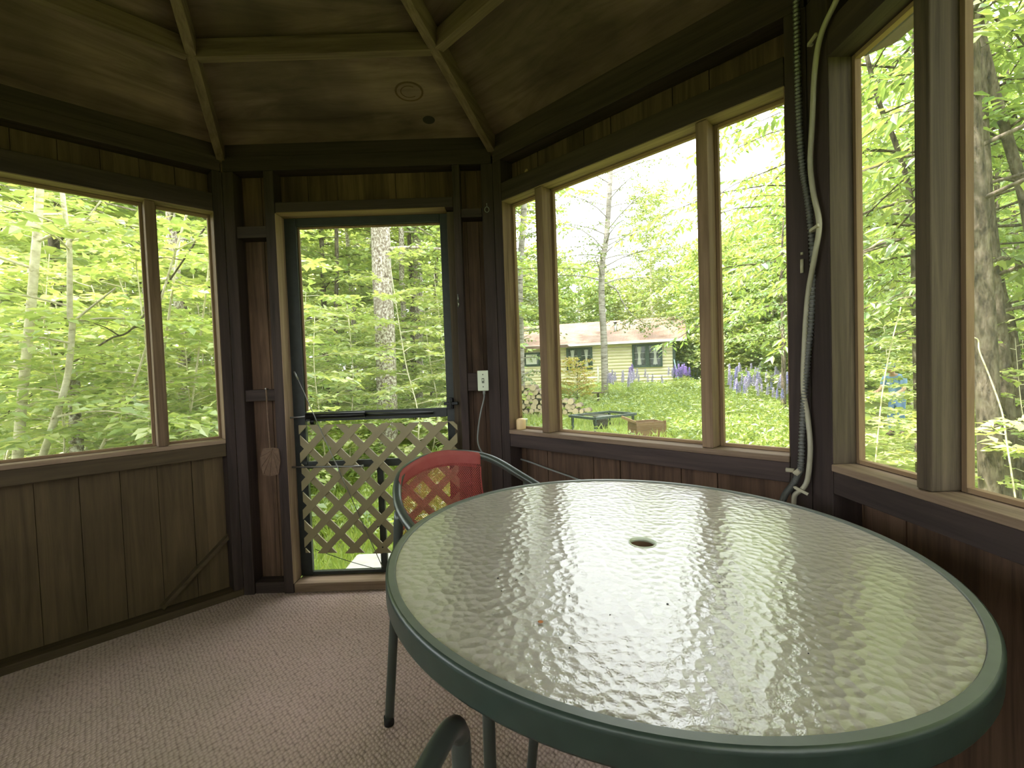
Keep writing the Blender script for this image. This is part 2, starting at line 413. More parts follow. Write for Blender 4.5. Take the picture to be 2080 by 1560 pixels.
def npmesh(name, V, Fq, mat, smooth=False):
    """fast mesh from numpy arrays; Fq is (n,4) or (n,3)"""
    me = bpy.data.meshes.new(name)
    k = Fq.shape[1]
    me.vertices.add(len(V)); me.vertices.foreach_set('co', np.ascontiguousarray(V, np.float32).ravel())
    me.loops.add(Fq.size); me.loops.foreach_set('vertex_index', np.ascontiguousarray(Fq, np.int32).ravel())
    me.polygons.add(len(Fq)); me.polygons.foreach_set('loop_start', np.arange(0, Fq.size, k, dtype=np.int32))
    me.polygons.foreach_set('use_smooth', np.full(len(Fq), smooth))
    me.materials.append(mat); me.update(calc_edges=True); me.validate()
    return me

def tag(o, label=None, cat=None, group=None, kind=None):
    if label: o['label'] = label
    if cat: o['category'] = cat
    if group: o['group'] = group
    if kind: o['kind'] = kind
    return o

def empty(name, loc=(0, 0, 0), rz=0.0, rot=None):
    o = bpy.data.objects.new(name, None); COL.objects.link(o)
    o.empty_display_size = 0.1
    o.location = loc; o.rotation_euler = rot if rot is not None else (0, 0, rz)
    return o

def thing(name, label, cat, loc=(0, 0, 0), rz=0.0, group=None, rot=None):
    return tag(empty(name, loc, rz, rot), label, cat, group)

def copy_tree(o, parent=None):
    c = o.copy(); COL.objects.link(c); c.parent = parent
    for ch in list(o.children): copy_tree(ch, c)
    return c

def bez(pts, n=8):
    """smooth path through points (Catmull-Rom)"""
    P = [Vector(p) for p in pts]; out = []
    Q = [P[0] * 2 - P[1]] + P + [P[-1] * 2 - P[-2]]
    for i in range(1, len(Q) - 2):
        for k in range(n):
            t = k / n; a, b, c, d = Q[i - 1], Q[i], Q[i + 1], Q[i + 2]
            out.append(0.5 * ((2 * b) + (c - a) * t + (2 * a - 5 * b + 4 * c - d) * t * t + (3 * b - a - 3 * c + d) * t ** 3))
    out.append(P[-1]); return out

# ------------------------------------------------------------------ ground
def ground_z(x, y):
    d = sqrt(x * x + y * y)
    z = -0.30
    t = min(1, max(0, (y - 8) / 14)); z += 0.42 * t * t * (3 - 2 * t) * (1 if x < 11 else max(0, 1 - (x - 11) / 3))
    t = min(1, max(0, (x - 6) / 3.2)); z -= 0.53 * t * t * (3 - 2 * t) * (1 if y < 13 else max(0.0, 1 - (y - 13) / 5))
    if x < -4:
        z += 0.03 * min(30, (-x - 4))
    return z

def make_ground():
    n = 91; xs = np.linspace(-60, 60, n); ys = np.linspace(-60, 60, n)
    V = []; Fc = []
    for j in range(n):
        for i in range(n): V.append((xs[i], ys[j], ground_z(xs[i], ys[j]) - 0.015 + 0.02 * sin(xs[i] * 1.7) * cos(ys[j] * 1.3)))
    for j in range(n - 1):
        for i in range(n - 1):
            a = j * n + i; Fc.append((a, a + 1, a + n + 1, a + n))
    me = npmesh('ground', np.array(V), np.array(Fc), M['ground'], True)
    o = link('ground', me); tag(o, 'grassy ground around the screened gazebo', 'ground', kind='structure')
make_ground()

# ------------------------------------------------------------------ gazebo shell
GX, GY, AP, SIDE = -0.75, 0.72, 1.69, 1.40
ROOF0, ROOFS = 2.37, 0.357
def roof_z(ap): return ROOF0 + ROOFS * (AP - ap)

def wall_pt(k, u, v, z):
    a = radians(90 - 45 * k); n = Vector((cos(a), sin(a), 0)); t = Vector((n.y, -n.x, 0))
    return Vector((GX, GY, 0)) + n * (AP + v) + t * u + Vector((0, 0, z))

def wall_px(k, px, py, v):
    a = radians(90 - 45 * k); n = Vector((cos(a), sin(a), 0))
    d = ray(px, py); p0 = Vector((GX, GY, 0)) + n * (AP + v)
    return CAMPOS + d * ((p0 - CAMPOS).dot(n) / d.dot(n))

T22 = math.tan(radians(22.5))

def octagon(ap): 
    R = ap / cos(radians(22.5))
    return [(GX + R * cos(radians(22.5 + 45 * i)), GY + R * sin(radians(22.5 + 45 * i))) for i in range(8)]

# floor: carpet laid on boards
b = MB(); oc = octagon(AP + 0.10)
b.add([(x, y, 0.0) for x, y in oc] + [(x, y, -0.06) for x, y in oc],
      [tuple(range(8)), tuple(range(15, 7, -1))] + [(i, 8 + i, 8 + (i + 1) % 8, (i + 1) % 8) for i in range(8)])
tag(b.build('floor', M['carpet']), 'brown looped carpet covering the gazebo floor', 'floor', kind='structure')
b = MB(); oc = octagon(AP + 0.08)
b.add([(x, y, -0.061) for x, y in oc] + [(x, y, -0.36) for x, y in oc],
      [tuple(range(8)), tuple(range(15, 7, -1))] + [(i, 8 + i, 8 + (i + 1) % 8, (i + 1) % 8) for i in range(8)])
tag(b.build('trim_1', M['stud_x']), 'dark timber base ring under the gazebo floor', 'base', kind='structure')

def siding(mb, z0, z1, u0=-0.745, u1=0.745, w=0.14, v0=0.09, v1=0.112):
    x = u0
    while x < u1 - 1e-4:
        e = min(x + w, u1)
        i = round((x - u0) / w)
        dv = 0.003 * ((i * 7) % 3 - 1)
        mb.box(x + 0.001, e - 0.001, v0 + dv, v1, z0, z1)
        x = e
    mb.box(u0, u1, v1 - 0.004, v1 + 0.006, z0, z1)

WALLS = {}
NAMES = {0: 'back', 1: 'right', 2: 'far_right', 3: 'behind_right', 4: 'behind', 5: 'behind_left', 6: 'far_left', 7: 'left'}
WLAB = {0: 'dark board wall holding the screen door', 1: 'dark board wall under the wide window beside the door', 2: 'dark board wall under the window nearest the table',
        3: 'board wall behind the camera to the right', 4: 'board wall behind the camera opposite the door', 5: 'board wall behind the camera to the left',
        6: 'board wall on the far left outside the picture', 7: 'olive lit board wall under the left window'}
def wall_base(k):
    w = empty('wall_' + NAMES[k], wall_pt(k, 0, 0, 0), radians(-45 * k))
    tag(w, WLAB[k], 'wall', kind='structure'); WALLS[k] = w
    return w

def corner_fill(w):
    # closing post at the right-hand mitre of each wall
    b = MB()
    e0 = 0.70 + 0.02 * T22; e1 = 0.70 + 0.112 * T22
    b.add([(0.702, 0.02, 0), (e0, 0.02, 0), (e1, 0.112, 0), (0.702, 0.112, 0), (0.702, 0.02, 2.32), (e0, 0.02, 2.32), (e1, 0.112, 2.32), (0.702, 0.112, 2.32)],
          [(0, 3, 2, 1), (4, 5, 6, 7), (0, 1, 5, 4), (1, 2, 6, 5), (2, 3, 7, 6), (3, 0, 4, 7)])
    b.add([(-0.702, 0.02, 0), (-e0, 0.02, 0), (-e1, 0.112, 0), (-0.702, 0.112, 0), (-0.702, 0.02, 2.32), (-e0, 0.02, 2.32), (-e1, 0.112, 2.32), (-0.702, 0.112, 2.32)],
          [(0, 1, 2, 3), (7, 6, 5, 4), (0, 4, 5, 1), (1, 5, 6, 2), (2, 6, 7, 3), (3, 7, 4, 0)])
    b.build('corner_filler', M['jamb'], w)

def plates(w):
    b = MB(); b.box(-0.695, 0.695, 0.0, 0.088, 2.225, 2.30); b.build('top_plate', M['stud_x'], w, bevel=0.003)
    b = MB(); b.box(-0.70, 0.70, 0.012, 0.088, 2.302, 2.372); b.build('top_plate', M['stud_x'], w, bevel=0.002)

M['olive_x'] = wood('olive_rail', (0.045, 0.030, 0.016), (0.10, 0.070, 0.038), 'X')
def window_wall(k, ua, ub, mulls, board, wnum, mullmat='mullion', zs=0.84, zt=2.01):
    w = wall_base(k)
    b = MB(); siding(b, -0.03, zs - 0.03); b.build('siding', M[board], w)
    b = MB(); siding(b, zt + 0.03, 2.335); b.build('siding', M['board_dark'], w)
    b = MB(); b.box(-0.70, 0.70, 0.0, 0.088, 0.0, 0.036); b.build('sole_plate', M['olive_x' if k == 7 else 'stud_x'], w, bevel=0.003)
    for sg in (-1, 1):
        u0, u1 = (ub, 0.70) if sg > 0 else (-0.70, ua)
        b = MB(); b.box(u0, u1, 0.0, 0.088, 0.037, 2.224); b.build('stud', M['stud'], w, bevel=0.003)
    b = MB(); b.box(ua + 0.001, ub - 0.001, 0.002, 0.04, zs - 0.088, zs - 0.022); b.build('rail', M['olive_x' if k == 7 else 'stud_x'], w, bevel=0.003)
    b = MB(); b.box(ua + 0.001, ub - 0.001, 0.0, 0.04, zt + 0.004, zt + 0.095); b.build('header', M['stud_x'], w, bevel=0.003)
    corner_fill(w); plates(w)
    wd = empty('window_%d' % wnum, wall_pt(k, 0, 0, 0), radians(-45 * k))
    tag(wd, 'screened ' + {1: 'left window looking into the woods', 2: 'wide window looking at the cabin', 3: 'window beside the table looking at tree trunks'}.get(wnum, 'window in the %s wall outside the picture' % NAMES[k].replace('_', ' ')), 'window', kind='structure')
    b = MB(); b.box(ua + 0.001, ub - 0.001, -0.004, 0.112, zs - 0.021, zs); b.build('sill', M['sill'], wd, bevel=0.003)
    b = MB(); b.box(ua + 0.001, ub - 0.001, 0.041, 0.112, zt, zt + 0.03); b.box(ua + 0.001, ub - 0.001, 0.0, 0.0405, zt, zt + 0.0035); b.build('head', M['sill' if k != 2 else 'stud_x'], wd)  # head colour carries the light underneath; darker copy for the dimmer table window
    b = MB(); b.box(ua, ua + 0.0025, 0.002, 0.0695, zs + 0.001, zt - 0.001); b.build('side_jamb', M['mullion' if k != 2 else 'post'], wd)  # thin facing paints the lit, bleached side of the dark stud
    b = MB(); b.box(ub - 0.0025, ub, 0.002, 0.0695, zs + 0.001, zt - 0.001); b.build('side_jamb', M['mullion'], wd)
    for (m0, m1) in mulls:
        b = MB(); b.box(m0, m1, 0.004, 0.088, zs + 0.001, zt - 0.001); b.build('mullion', M[mullmat], wd, bevel=0.003)
    # pale mouldings that hold the screen
    edges = [ua] + [x for m in mulls for x in m] + [ub]
    for i in range(0, len(edges), 2):
        a, c = edges[i], edges[i + 1]
        b = MB()
        b.box(a + 0.001, a + 0.013, 0.07, 0.088, zs + 0.001, zt - 0.001); b.box(c - 0.013, c - 0.001, 0.07, 0.088, zs + 0.001, zt - 0.001)
        b.build('moulding', M['strip'], wd)
        b = MB()
        b.box(a + 0.014, c - 0.014, 0.07, 0.088, zs + 0.001, zs + 0.012); b.box(a + 0.014, c - 0.014, 0.07, 0.088, zt - 0.014, zt - 0.001)
        b.build('moulding', M['strip_x'], wd)
    b = MB(); b.add([(ua, 0.0895, zs), (ub, 0.0895, zs), (ub, 0.0895, zt), (ua, 0.0895, zt)], [(0, 1, 2, 3)])
    b.build('screen', M['screen'], wd)
    return w, wd

wl, _ = window_wall(7, -0.655, 0.655, [(-0.415, -0.375), (0.375, 0.415)], 'board_olive', 1)
b = MB(); b.beam((0.69, 0.078, 0.345), (0.36, 0.078, 0.045), 0.018, 0.055, (0, 1, 0)); b.build('brace', M['olive_x'], wl)
wr, _ = window_wall(1, -0.64, 0.64, [(-0.418, -0.372), (0.355, 0.396)], 'board', 2)
b = MB(); b.lathe([(0.0, -0.006), (0.012, -0.004), (0.012, 0.0)], n=16)
kn = b.build('knot', M['strip'], wr, loc=(-0.54, 0.086, 2.155), rot=(radians(90), 0, 0))  # small pale round disc on the upper boards
wf, _ = window_wall(2, -0.61, 0.61, [(-0.337, -0.297), (0.30, 0.34)], 'board', 3, 'post')
for i, k in enumerate((3, 4, 5, 6)):
    window_wall(k, -0.64, 0.64, [(-0.40, -0.36), (0.36, 0.40)], 'board', 4 + i)

# back wall with the door
w0 = wall_base(0)
b = MB(); siding(b, -0.03, 2.335, -0.745, -0.467, 0.10); b.build('siding', M['board'], w0)
b = MB(); siding(b, -0.03, 2.335, 0.487, 0.745, 0.064); b.build('siding', M['board'], w0)
b = MB(); siding(b, 2.062, 2.335, -0.452, 0.487, 0.157); b.build('siding', M['board'], w0)
for (u0, u1, mt) in [(-0.70, -0.645, 'stud'), (-0.487, -0.437, 'stud'), (0.490, 0.528, 'stud'), (0.640, 0.70, 'stud')]:
    b = MB(); b.box(u0, u1, 0.0, 0.088, 0.0, 2.224); b.build('stud', M[mt], w0, bevel=0.003)
for (u0, u1, z0, z1) in [(-0.644, -0.488, 1.885, 1.945), (-0.644, -0.488, 1.03, 1.09), (0.529, 0.639, 1.955, 2.0), (0.529, 0.639, 1.045, 1.14), (-0.644, -0.488, 0.0, 0.06), (0.529, 0.639, 0.0, 0.06)]:
    b = MB(); b.box(u0, u1, 0.01, 0.088, z0, z1); b.build('blocking', M['stud_x'], w0, bevel=0.003)
b = MB(); b.box(-0.433, 0.489, 0.0, 0.088, 2.009, 2.06); b.build('header', M['stud_x'], w0, bevel=0.003)
b = MB(); b.box(-0.433, 0.446, 0.002, 0.0905, 2.0045, 2.0085); b.build('head_jamb', M['strip_x'], w0)  # pale strip paints the daylight on the underside of the dark header
b = MB(); b.box(-0.4365, -0.434, 0.0, 0.0905, 0.051, 2.004); b.build('side_jamb', M['jamb'], w0)  # thin pinkish facing paints the light falling on the dark stud's side
b = MB(); b.box(0.447, 0.489, 0.062, 0.0905, 0.05, 2.004); b.build('door_stop', M['post'], w0, bevel=0.002)
corner_fill(w0); plates(w0)
b = MB(); b.box(-0.433, 0.489, 0.0, 0.16, 0.001, 0.05); tag(b.build('trim_2', M['sill'], loc=wall_pt(0, 0, 0, 0), bevel=0.004), 'worn timber threshold under the screen door', 'threshold', kind='structure')

# ceiling
ce = empty('ceiling', (GX, GY, 0)); tag(ce, 'dark stained plywood octagon ceiling with rafters', 'ceiling', kind='structure')
for k in range(8):
    a = radians(90 - 45 * k)
    # plywood panel in a local frame: x along the wall, y outward, z up the slope normal
    e = AP + 0.42; h = e * T22
    vs = [(-h, e, roof_z(e)), (h, e, roof_z(e)), (0, 0, roof_z(0)), (-h, e, roof_z(e) + 0.025), (h, e, roof_z(e) + 0.025), (0, 0, roof_z(0) + 0.025)]
    b = MB(); b.add(vs, [(0, 2, 1), (3, 4, 5), (0, 1, 4, 3), (1, 2, 5, 4), (2, 0, 3, 5)])
    b.build('plywood_panel', M['ply'], ce, rot=(0, 0, a - pi / 2))
    # ring brace between rafters
    r = 1.30; apz = r * cos(radians(22.5)); hw = apz * T22
    zb = 2.28 + 0.33 * (1.829 - r) + 0.005
    b = MB()
    b.box(-hw + 0.02, hw - 0.02, apz - 0.02, apz + 0.02, zb, roof_z(apz) - 0.012)
    b.build('ring_brace', M['rafter'], ce, rot=(0, 0, a - pi / 2), bevel=0.002)
    # hip rafter, local x outward
    b = MB(); w = 0.019
    prof = []
    for r in (0.05, 1.93):
        zt_ = roof_z(r * cos(radians(22.5))) - 0.002; zb_ = 2.28 + 0.33 * (1.829 - r)
        prof += [(r, -w, zb_), (r, w, zb_), (r, w, zt_), (r, -w, zt_)]
    b.add(prof, [(0, 1, 2, 3), (7, 6, 5, 4), (0, 4, 5, 1), (1, 5, 6, 2), (2, 6, 7, 3), (3, 7, 4, 0)])
    b.build('rafter', M['rafter'], ce, rot=(0, 0, a - pi / 2 + pi / 2 - radians(22.5)), bevel=0.002)
b = MB(); b.lathe([(0.09, -0.16), (0.09, 0.06)], n=8, smooth=False); b.build('hub', M['rafter'], ce, loc=(0, 0, roof_z(0) - 0.06))
# plywood patch and knot on the panel above the door
def on_roof(px, py):
    d = ray(px, py); n = Vector((0, ROOFS, 1)).normalized(); p0 = Vector((GX, GY + AP, ROOF0))
    return CAMPOS + d * ((p0 - CAMPOS).dot(n) / d.dot(n))
M['patch'] = wood('plywood_patch', (0.075, 0.042, 0.022), (0.15, 0.085, 0.048), 'X', grain=9)
M['knot_dark'] = plain('dark_knot', (0.016, 0.011, 0.008), 0.8)
for (px, py, rx, ry, mt, nm) in [(831, 186, 0.066, 0.05, 'patch', 'plywood_patch'), (871, 243, 0.03, 0.024, 'knot_dark', 'knot')]:
    p = on_roof(px, py)
    b = MB()
    ring = lambda s, z: [(rx * s * cos(t * pi / 14), ry * s * sin(t * pi / 14), z) for t in range(28)]
    if mt == 'patch':
        b.add(ring(1, -0.002) + ring(0.86, -0.002) + ring(1, 0.0), [(i, (i + 1) % 28, 28 + (i + 1) % 28, 28 + i) for i in range(28)] + [(56 + i, 56 + (i + 1) % 28, (i + 1) % 28, i) for i in range(28)])
        b.add(ring(0.62, -0.0016) + ring(0.54, -0.0016), [(i, (i + 1) % 28, 28 + (i + 1) % 28, 28 + i) for i in range(4, 24)])
    else:
        b.add(ring(1, -0.002), [tuple(range(28))])
    o = b.build(nm, M[mt], ce); o.location = p - Vector((GX, GY, 0)); o.rotation_euler = (-math.atan(ROOFS), 0, 0)

# ------------------------------------------------------------------ screen door
dr = empty('door_1', wall_pt(0, 0, 0, 0)); tag(dr, 'black framed screen door with mid rail', 'door', kind='structure')
DV0, DV1 = 0.092, 0.118
def dpart(name, u0, u1, z0, z1, mt='black'):
    b = MB(); b.box(u0, u1, DV0, DV1, z0, z1); return b.build(name, M[mt], dr, bevel=0.003)
dpart('stile', -0.465, -0.372, 0.052, 2.06); dpart('stile', 0.404, 0.465, 0.052, 2.06)
dpart('top_rail', -0.371, 0.403, 1.962, 2.06); dpart('mid_rail', -0.371, 0.403, 0.905, 0.955)
dpart('lower_rail', -0.371, 0.403, 0.645, 0.685); dpart('bottom_rail', -0.371, 0.403, 0.055, 0.074); dpart('center_bar', 0.006, 0.042, 0.075, 0.644)
b = MB(); b.add([(-0.372, 0.116, 0.95), (0.405, 0.116, 0.95), (0.405, 0.116, 1.965), (-0.372, 0.116, 1.965)], [(0, 1, 2, 3)]); b.build('screen', M['screen'], dr)
b = MB(); b.box(-0.371, -0.362, 0.108, 0.118, 0.96, 1.96); b.box(-0.371, 0.403, 0.108, 0.118, 1.952, 1.961); b.build('moulding', M['strip'], dr)
b = MB(); b.box(0.408, 0.44, 0.05, 0.091, 0.95, 1.01); b.box(0.395, 0.47, 0.045, 0.06, 0.972, 0.988); b.box(0.425, 0.435, 0.03, 0.05, 0.955, 1.005); b.build('latch', M['dark_metal'], dr, bevel=0.002)
# closer
cl = MB(); cl.tube([wall_px(0, 622, 846, 0.06) - dr.location, wall_px(0, 742, 842, 0.06) - dr.location], 0.0165, 14)
clo = cl.build('closer', M['dark_metal'], dr)
b = MB(); b.tube([wall_px(0, 742, 842, 0.06) - dr.location, wall_px(0, 880, 839, 0.07) - dr.location], 0.009, 10); b.build('closer_bracket', M['dark_metal'], clo)
b = MB(); b.tube([wall_px(0, 583, 849, 0.05) - dr.location, wall_px(0, 624, 846, 0.06) - dr.location], 0.0045, 8); b.tube([wall_px(0, 582, 843, 0.05) - dr.location, wall_px(0, 584, 856, 0.05) - dr.location], 0.005, 8); b.build('closer_rod', M['steel'], clo)
b = MB(); b.tube([wall_px(0, 632, 856, 0.075) - dr.location, wall_px(0, 640, 856, 0.075) - dr.location], 0.018, 12); b.build('closer_clamp', M['dark_metal'], clo)
# turnbuckle brace across the frame
p0, p1 = wall_px(0, 599, 757, 0.045) - dr.location, wall_px(0, 777, 1152, -0.004) - dr.location
b = MB(); b.tube([p0, p0.lerp(p1, 0.5) + Vector((0, -0.001, 0)), p1], 0.0022, 6); tb = b.build('turnbuckle_cable', M['steel'], dr)
b = MB(); b.tube([p0 + Vector((-0.004, 0, 0.006)), p0.lerp(p1, 0.035)], 0.0045, 8); b.tube([p0.lerp(p1, 0.46), p0.lerp(p1, 0.54)], 0.0036, 8); b.build('turnbuckle', M['steel'], tb)
q0, q1 = wall_px(0, 641, 1116, 0.09) - dr.location, wall_px(0, 762, 1155, 0.09) - dr.location
b = MB(); b.tube(bez([q0, q0.lerp(q1, 0.5) + Vector((0, 0, -0.006)), q1], 6), 0.0018, 6); b.build('bottom_wire', M['dark_metal'], dr)

# push bar across the lattice
a0, a1 = wall_px(0, 591, 949, 0.045), wall_px(0, 734, 947, 0.016)
b = MB(); b.tube([a0, a1], 0.0048, 10); b.tube([a1, a1.lerp(a0, -0.03)], 0.0075, 10)
pb = b.build('spring_rod', M['steel']); tag(pb, 'thin grey steel rod fixed across the lattice on the door', 'rod')

# ------------------------------------------------------------------ lattice panel
def lattice():
    root = thing('lattice_panel', 'tan diamond lattice panel across the lower half of the screen door', 'lattice', wall_pt(0, -0.395, 0.068, 0.19))
    root.rotation_euler = (0, 0, math.atan2(-0.085, 0.86))
    W, H, pitch, sw = 0.868, 0.70, 0.155, 0.037
    # fixed to the door's lower rail; strips clipped to the panel outline with a chamfered top corner
    def clip(poly, nx, nz, c):                     # keep nx*x+nz*z <= c
        out = []
        for i in range(len(poly)):
            a, b_ = poly[i], poly[(i + 1) % len(poly)]
            da, db = nx * a[0] + nz * a[1] - c, nx * b_[0] + nz * b_[1] - c
            if da <= 0: out.append(a)
            if (da < 0) != (db < 0) and da != db:
                t = da / (da - db); out.append((a[0] + (b_[0] - a[0]) * t, a[1] + (b_[1] - a[1]) * t))
        return out
    for sgn in (1, -1):
        mb = MB(); y0, y1 = (-0.008, -0.0005) if sgn > 0 else (0.0, 0.0075)
        for i in range(-9, 19):
            c0 = i * pitch + (0.0975 if sgn > 0 else -0.0025)
            hw = sw / sqrt(2)
            if sgn > 0: poly = [(c0 - hw, 0), (c0 + hw, 0), (c0 + hw + H, H), (c0 - hw + H, H)]
            else: poly = [(c0 - hw, 0), (c0 + hw, 0), (c0 + hw - H, H), (c0 - hw - H, H)]
            for cl_ in ((-1, 0, 0), (1, 0, W), (1, 1, W + H - 0.02)):
                if len(poly) > 2: poly = clip(poly, *cl_)
            if len(poly) < 3: continue
            n = len(poly)
            mb.add([(x, y0, z) for x, z in poly] + [(x, y1, z) for x, z in poly],
                   [tuple(range(n)), tuple(range(2 * n - 1, n - 1, -1))] + [(j, n + j, n + (j + 1) % n, (j + 1) % n) for j in range(n)])
        mb.build('slat_layer', M['lattice'], root)
    for (x, z) in ((W - 0.014, H - 0.062), (0.42, 0.145), (0.44, 0.035), (W - 0.05, 0.30)):
        b = MB(); b.tube([(x, -0.011, z), (x, -0.006, z)], 0.004, 8); b.build('screw', M['dark_metal'], root)
lattice()

# ------------------------------------------------------------------ patio table
def table():
    root = thing('patio_table', 'round frosted glass patio table with green grey metal rim', 'table', (0.289, 1.0246, 0))
    top = empty('tabletop'); 
    R, zt = 0.561, 0.75
    tx, ty = 0.0214, -0.0133
    n = Vector((tx, ty, 1)).normalized(); q = Vector((0, 0, 1)).rotation_difference(n)
    COL.objects.unlink(top); bpy.data.objects.remove(top)
    b = MB()
    # rolled rim: flat top band, rounded shoulder, tall skirt, return lip
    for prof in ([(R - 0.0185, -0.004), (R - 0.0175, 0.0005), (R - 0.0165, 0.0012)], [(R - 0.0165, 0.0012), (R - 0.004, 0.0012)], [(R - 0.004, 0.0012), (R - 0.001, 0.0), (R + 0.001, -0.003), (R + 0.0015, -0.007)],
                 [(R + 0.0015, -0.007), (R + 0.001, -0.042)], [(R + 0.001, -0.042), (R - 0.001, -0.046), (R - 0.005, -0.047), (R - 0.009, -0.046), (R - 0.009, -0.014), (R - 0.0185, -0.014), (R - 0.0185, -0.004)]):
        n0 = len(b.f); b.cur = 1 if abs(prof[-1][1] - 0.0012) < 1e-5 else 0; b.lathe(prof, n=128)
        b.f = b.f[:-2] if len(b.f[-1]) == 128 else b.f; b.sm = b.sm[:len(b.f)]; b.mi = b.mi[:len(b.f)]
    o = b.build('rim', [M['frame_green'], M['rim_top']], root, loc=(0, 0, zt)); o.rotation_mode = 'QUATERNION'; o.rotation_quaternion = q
    b = MB()
    b.lathe([(R - 0.0185, -0.009), (R - 0.0185, -0.002), (0.0290, -0.002), (0.0290, -0.009)], n=128, smooth=False, close=True)
    g = b.build('glass_top', M['glass_top'], root, loc=(0, 0, zt)); g.rotation_mode = 'QUATERNION'; g.rotation_quaternion = q
    g['label'] = 'pebbled frosted glass'
    b = MB(); b.lathe([(0.0277, -0.010), (0.0277, -0.001), (0.0305, -0.0005), (0.0305, -0.0018), (0.0287, -0.010)], n=40, close=True)
    h = b.build('umbrella_hole_ring', M['switch'], root, loc=(0, 0, zt)); h.rotation_mode = 'QUATERNION'; h.rotation_quaternion = q
    b = MB(); b.lathe([(0.031, -0.0105), (0.0315, -0.07), (0.0, -0.07), (0.0, -0.066), (0.029, -0.066), (0.029, -0.0105)], n=32, close=True)  # closed brown cup added to make the hole look dark inside
    h2 = b.build('umbrella_socket', M['crate'], root, loc=(0, 0, zt)); h2.rotation_mode = 'QUATERNION'; h2.rotation_quaternion = q
    def off(x, y): return -(tx * x + ty * y)
    for deg in (244, 334, 64, 154):
        a = radians(deg); ca, sa = cos(a), sin(a)
        x1, y1 = 0.30 * ca, 0.30 * sa
        b = MB(); b.tube(bez([(0.50 * ca, 0.50 * sa, zt - 0.045 + off(0.5 * ca, 0.5 * sa)), (0.36 * ca, 0.36 * sa, zt - 0.06 + off(0.36 * ca, 0.36 * sa)), (0.295 * ca, 0.295 * sa, 0.60), (0.28 * ca, 0.28 * sa, 0.30), (0.31 * ca, 0.31 * sa, 0.012)], 8), 0.0125, 14)
        lg = b.build('leg', M['frame_black'], root)
        b = MB(); b.lathe([(0.016, 0.0), (0.016, 0.03)], (0.31 * ca, 0.31 * sa, 0), 14); b.build('foot_cap', M['rubber'], lg)
    # marks on the glass
    b = MB()
    for px, py, r in ((1098, 1263, 0.0045),):
        d = ray(px, py); c0 = Vector((0.289, 1.0246, zt)); p = CAMPOS + d * ((c0 - CAMPOS).dot(n) / d.dot(n)) - Vector((0.289, 1.0246, 0))
        b.lathe([(r, 0.0002), (0, 0.0008)], p, 10)
    b.build('rust_spot', M['stain_red'], root)
    # fluttered dark specks of dirt
    for i in range(22):
        a, rr = rng.uniform(0, 6.28), 0.5 * sqrt(rng.random())
        x, y = rr * cos(a), rr * sin(a); s_ = rng.uniform(0.0009, 0.0022)
        b = MB(); b.lathe([(s_, -0.0016), (s_ * 0.5, -0.0006)], (x, y, zt + off(x, y)), 6); b.build('dirt_speck', M['rubber'], root)
table()

